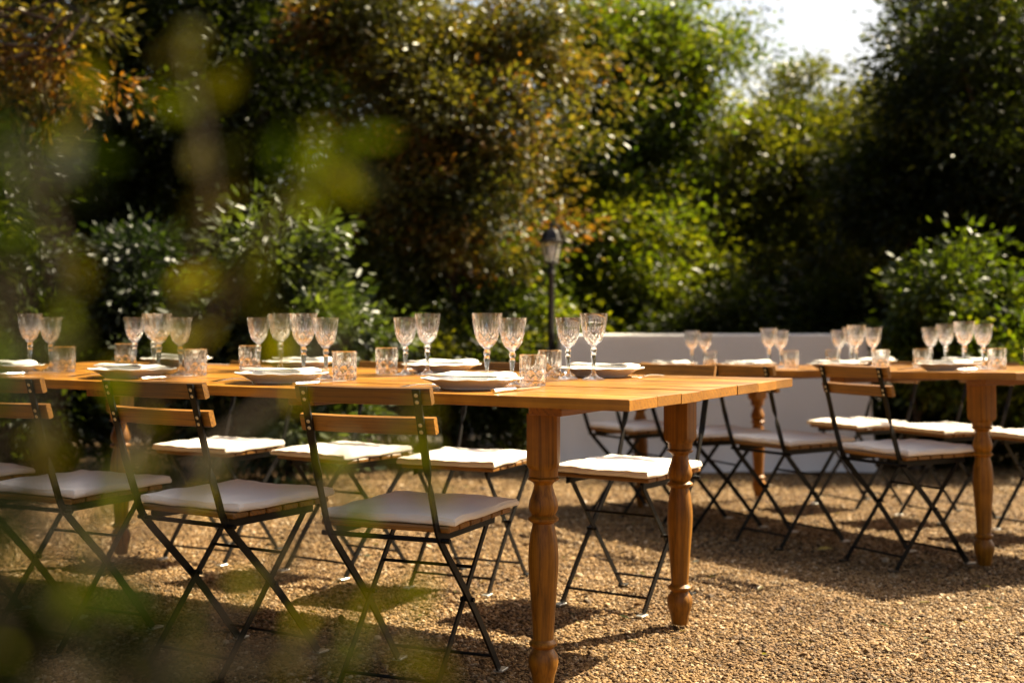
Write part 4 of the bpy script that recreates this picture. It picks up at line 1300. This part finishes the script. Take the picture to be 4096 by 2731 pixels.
# ------------------------------------------------------------------ lamp post
def lamp_post():
    d = 9.9
    k_ = 0.80
    x = wx(2205, d); zg = g_h(x, d)
    root = thing('lamp_post', 'dark iron garden lamp post with lantern behind the front table', 'lamp post', (x, d, zg))
    zl = wz(1050, d) - zg                      # underside of the lantern
    mb = MB()
    mb.lathe([(0.10, 0), (0.10, 0.03), (0.06, 0.06), (0.045, 0.12), (0.04, 0.30), (0.05, 0.32), (0.032, 0.36), (0.030 * k_, zl - 0.12 * k_), (0.042 * k_, zl - 0.10 * k_), (0.030 * k_, zl - 0.07 * k_), (0.026 * k_, zl - 0.03 * k_), (0.06 * k_, zl - 0.012 * k_), (0.075 * k_, zl)], 16)
    mesh_obj('post', auto_smooth(mb.mesh('post')), M['lamp_metal'], root)
    n = 6
    hb, ht = 0.062 * k_, 0.105 * k_
    zt = zl + 0.195 * k_
    fr = MB()
    for k in range(n):
        a = 2 * math.pi * k / n; b = 2 * math.pi * (k + 1) / n
        pb = (hb * math.cos(a), hb * math.sin(a), zl); pt = (ht * math.cos(a), ht * math.sin(a), zt)
        fr.tube([pb, pt], 0.006, 6)
        fr.tube([pt, (ht * math.cos(b), ht * math.sin(b), zt)], 0.007, 6)
        fr.tube([pb, (hb * math.cos(b), hb * math.sin(b), zl)], 0.007, 6)
    fr.lathe([(0.07 * k_, zl - 0.012 * k_), (0.075 * k_, zl - 0.004 * k_), (0.066 * k_, zl + 0.002 * k_)], 6)
    lant = mesh_obj('lantern_frame', fr.mesh('lantern_frame'), M['lamp_metal'], root)
    t = NT('lantern_glass')
    t.b.inputs['Base Color'].default_value = (0.75, 0.72, 0.66, 1)
    t.b.inputs['Roughness'].default_value = 0.15
    t.b.inputs['Transmission Weight'].default_value = 0.0
    tr = t.n('ShaderNodeBsdfTransparent'); mx = t.n('ShaderNodeMixShader'); mx.inputs[0].default_value = 0.80
    t.l(t.b.outputs[0], mx.inputs[1]); t.l(tr.outputs[0], mx.inputs[2]); t.l(mx.outputs[0], t.out.inputs[0])
    for k in range(n):
        a = 2 * math.pi * k / n; b = 2 * math.pi * (k + 1) / n
        V = []
        for off in (0.0, 0.003):
            for (h, an, z) in ((hb, a, zl), (hb, b, zl), (ht, b, zt), (ht, a, zt)):
                V.append(((h - off) * math.cos(an), (h - off) * math.sin(an), z))
        mesh_obj('pane', new_mesh('pane', V, [(0, 1, 2, 3), (7, 6, 5, 4), (0, 4, 5, 1), (1, 5, 6, 2), (2, 6, 7, 3), (3, 7, 4, 0)]), t.m, lant)
    rf = MB()
    rf.lathe([(0.132 * k_, zt + 0 * k_), (0.134 * k_, zt + 0.012 * k_), (0.104 * k_, zt + 0.022 * k_), (0.096 * k_, zt + 0.05 * k_), (0.080 * k_, zt + 0.09 * k_), (0.050 * k_, zt + 0.118 * k_), (0.024 * k_, zt + 0.13 * k_), (0.018 * k_, zt + 0.15 * k_), (0.026 * k_, zt + 0.158 * k_), (0.020 * k_, zt + 0.17 * k_), (0.008 * k_, zt + 0.19 * k_)], 6)
    roof = mesh_obj('lantern_roof', rf.mesh('lantern_roof'), M['lamp_metal'], root)
    sc = MB()
    pts = [(0.02 * k_, 0, zt + 0.17 * k_), (0.055 * k_, 0, zt + 0.155 * k_), (0.075 * k_, 0, zt + 0.12 * k_), (0.10 * k_, 0, zt + 0.085 * k_), (0.118 * k_, 0, zt + 0.045 * k_), (0.140 * k_, 0, zt + 0.025 * k_)]
    sc.tube(smooth_path(pts, 4), 0.011, 6)
    ring = [(0.02 + 0.016 * math.cos(q), 0.0, zt + 0.15 + 0.016 * math.sin(q)) for q in np.linspace(0, 6.28, 16)]
    sc.tube(ring, 0.006, 6, False)
    mesh_obj('scroll', auto_smooth(sc.mesh('scroll')), M['lamp_metal'], roof)
    gb = MB()
    gb.lathe([(0.016 * k_, zl), (0.018 * k_, zl + 0.03 * k_), (0.036 * k_, zl + 0.06 * k_), (0.047 * k_, zl + 0.10 * k_), (0.044 * k_, zl + 0.135 * k_), (0.028 * k_, zl + 0.16 * k_), (0.004 * k_, zl + 0.17 * k_)], 18)
    mesh_obj('bulb', auto_smooth(gb.mesh('bulb')), M['globe'], lant)
lamp_post()

# ------------------------------------------------------------------ foreground shrub, close to the lens and out of focus
def front_shrub():
    rg = np.random.default_rng(77)
    base = Vector((-0.5, 0.5, 0.0))
    root = thing('foreground_shrub', 'blurred yellow green leafy shrub close to the camera on the left', 'shrub', base)
    def pt(px, py, d):
        d *= 0.85
        return Vector((wx(px, d), d, wz(py, d))) - base
    # twigs: pixel path with distances, from the root upward
    twigs = [
        ([(-500, 3300, .62), (-100, 2500, .62), (120, 1900, .6), (240, 1300, .58), (200, 700, .56), (330, 560, .56)], 22),
        ([(-400, 3300, .6), (100, 2600, .6), (420, 2100, .62), (560, 1650, .64), (720, 1250, .64), (840, 800, .62), (760, 300, .6), (740, 180, .6)], 26),
        ([(560, 1650, .64), (900, 1200, .62), (1130, 850, .6), (1330, 680, .58), (1420, 640, .58)], 15),
        ([(300, 2300, .58), (700, 2050, .6), (860, 1800, .62), (1150, 1550, .64), (1400, 1290, .66)], 12),
        ([(-200, 3200, .55), (500, 2700, .55), (900, 2450, .56), (1250, 2150, .58), (1400, 1850, .6), (1660, 1600, .6)], 15),
        ([(500, 2700, .55), (1000, 2640, .54), (1400, 2600, .54), (1750, 2540, .54)], 12),
        ([(1250, 2150, .58), (1500, 2050, .58), (1770, 1960, .58)], 6),
        ([(-500, 2600, .5), (-100, 2000, .5), (40, 1400, .5), (60, 980, .5)], 14),
        ([(-300, 3100, .5), (60, 2700, .5), (350, 2480, .5), (600, 2450, .5)], 9),
        ([(-300, 2500, .52), (0, 2250, .52), (250, 2150, .52), (400, 2000, .52), (470, 1900, .52)], 8),
        ([(-350, 3200, .47), (-100, 2650, .47), (60, 2350, .47), (260, 2480, .47)], 26, 0.0),  # from here on, the dark leaf tint stands in for shade
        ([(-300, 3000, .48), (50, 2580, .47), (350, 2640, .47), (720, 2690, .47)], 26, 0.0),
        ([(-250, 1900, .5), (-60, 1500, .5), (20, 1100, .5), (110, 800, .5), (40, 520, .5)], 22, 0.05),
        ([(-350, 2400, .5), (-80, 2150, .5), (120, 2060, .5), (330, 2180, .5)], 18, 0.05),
    ]
    Bs, Ax, Sz, Tn = [], [], [], []
    for tw_ in twigs:
        wp, nl = tw_[0], tw_[1]
        tm_ = tw_[2] if len(tw_) > 2 else 0.52
        cp = [pt(*w) for w in wp]
        grounded = wp[0][0] < 0
        if grounded:                            # stems rise from one stool on the ground
            cp = [Vector((rg.normal(0, 0.02), rg.normal(0, 0.02), -0.02)), cp[0] * 0.55 + Vector((0, 0, 0.0))] + cp
        path = smooth_path(cp, 6)
        mb = MB(); k = len(path)
        mb.tube(path, [0.0030 * (1 - 0.7 * i / k) for i in range(k)], 6)
        mesh_obj('twig', auto_smooth(mb.mesh('twig')), M['twig'], root)
        nl = int(nl * 1.3)
        for i in range(nl):
            f0 = 0.42 if grounded else 0.25
            f = f0 + (1 - f0) * (i + 0.5 * rg.random()) / nl
            p = path[min(k - 1, int(f * (k - 1)))]
            tg = (path[min(k - 1, int(f * (k - 1)) + 1)] - path[max(0, int(f * (k - 1)) - 1)]).normalized()
            dv = Vector(rg.normal(size=3)); dv = (dv - tg * dv.dot(tg)).normalized()
            a = tg * 0.6 + dv * 0.9
            p = p + Vector(rg.normal(0, 0.006, 3))
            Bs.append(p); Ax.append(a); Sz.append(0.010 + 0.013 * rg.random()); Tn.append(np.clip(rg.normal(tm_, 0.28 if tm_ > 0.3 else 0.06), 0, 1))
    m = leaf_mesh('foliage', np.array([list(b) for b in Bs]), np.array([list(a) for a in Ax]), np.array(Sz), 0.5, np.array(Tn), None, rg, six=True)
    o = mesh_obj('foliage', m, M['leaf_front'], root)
    o['kind'] = 'stuff'
front_shrub()

# ------------------------------------------------------------------ fallen leaves
def fallen(px, py, size, yaw, label):
    zz = 0.0
    d = 5250 * (CAM_Z - zz) / (py - 1261)
    for _ in range(4):
        zz = g_h(0, d); d = 5250 * (CAM_Z - zz) / (py - 1261)
    b = np.array([[0, 0, 0.0]]); a = np.array([[math.cos(yaw), math.sin(yaw), 0.12]])
    m = leaf_mesh('fallen_leaf', b, a, np.array([size]), 0.4, np.array([0.5]), np.array([[0, 0, 4.0]]), np.random.default_rng(int(px)), six=True)
    o = mesh_obj('fallen_leaf', m, M['dry_leaf'], None, (wx(px, d), d, zz + 0.012))
    tag(o, label, 'leaf', 'fallen leaves')
n = 260
fx, fy = scatter_xy(n, 2.9, 9.5, 0.3)
fb = np.stack([fx, fy, gh_np(fx, fy) + 0.012], 1)
fa = np.stack([np.cos(fx * 37), np.sin(fy * 41), rng.normal(0, 0.15, n)], 1)
fm = leaf_mesh('leaf_litter', fb, fa, 0.018 + 0.030 * rng.random(n), 0.42, rng.random(n), np.tile([[0, 0, 3.0]], (n, 1)), rng, six=True)
lfo = mesh_obj('leaf_litter', fm, M['leaf_brown'])
lfo['kind'] = 'stuff'; lfo['label'] = 'small dry brown leaves scattered over the gravel'
fallen(3270, 2212, 0.075, 0.1, 'yellow fallen leaf lying in the shadow of the right table')
fallen(2740, 2285, 0.05, 1.2, 'pale fallen leaf on sunlit gravel right of the front table leg')
bpy.context.view_layer.update()
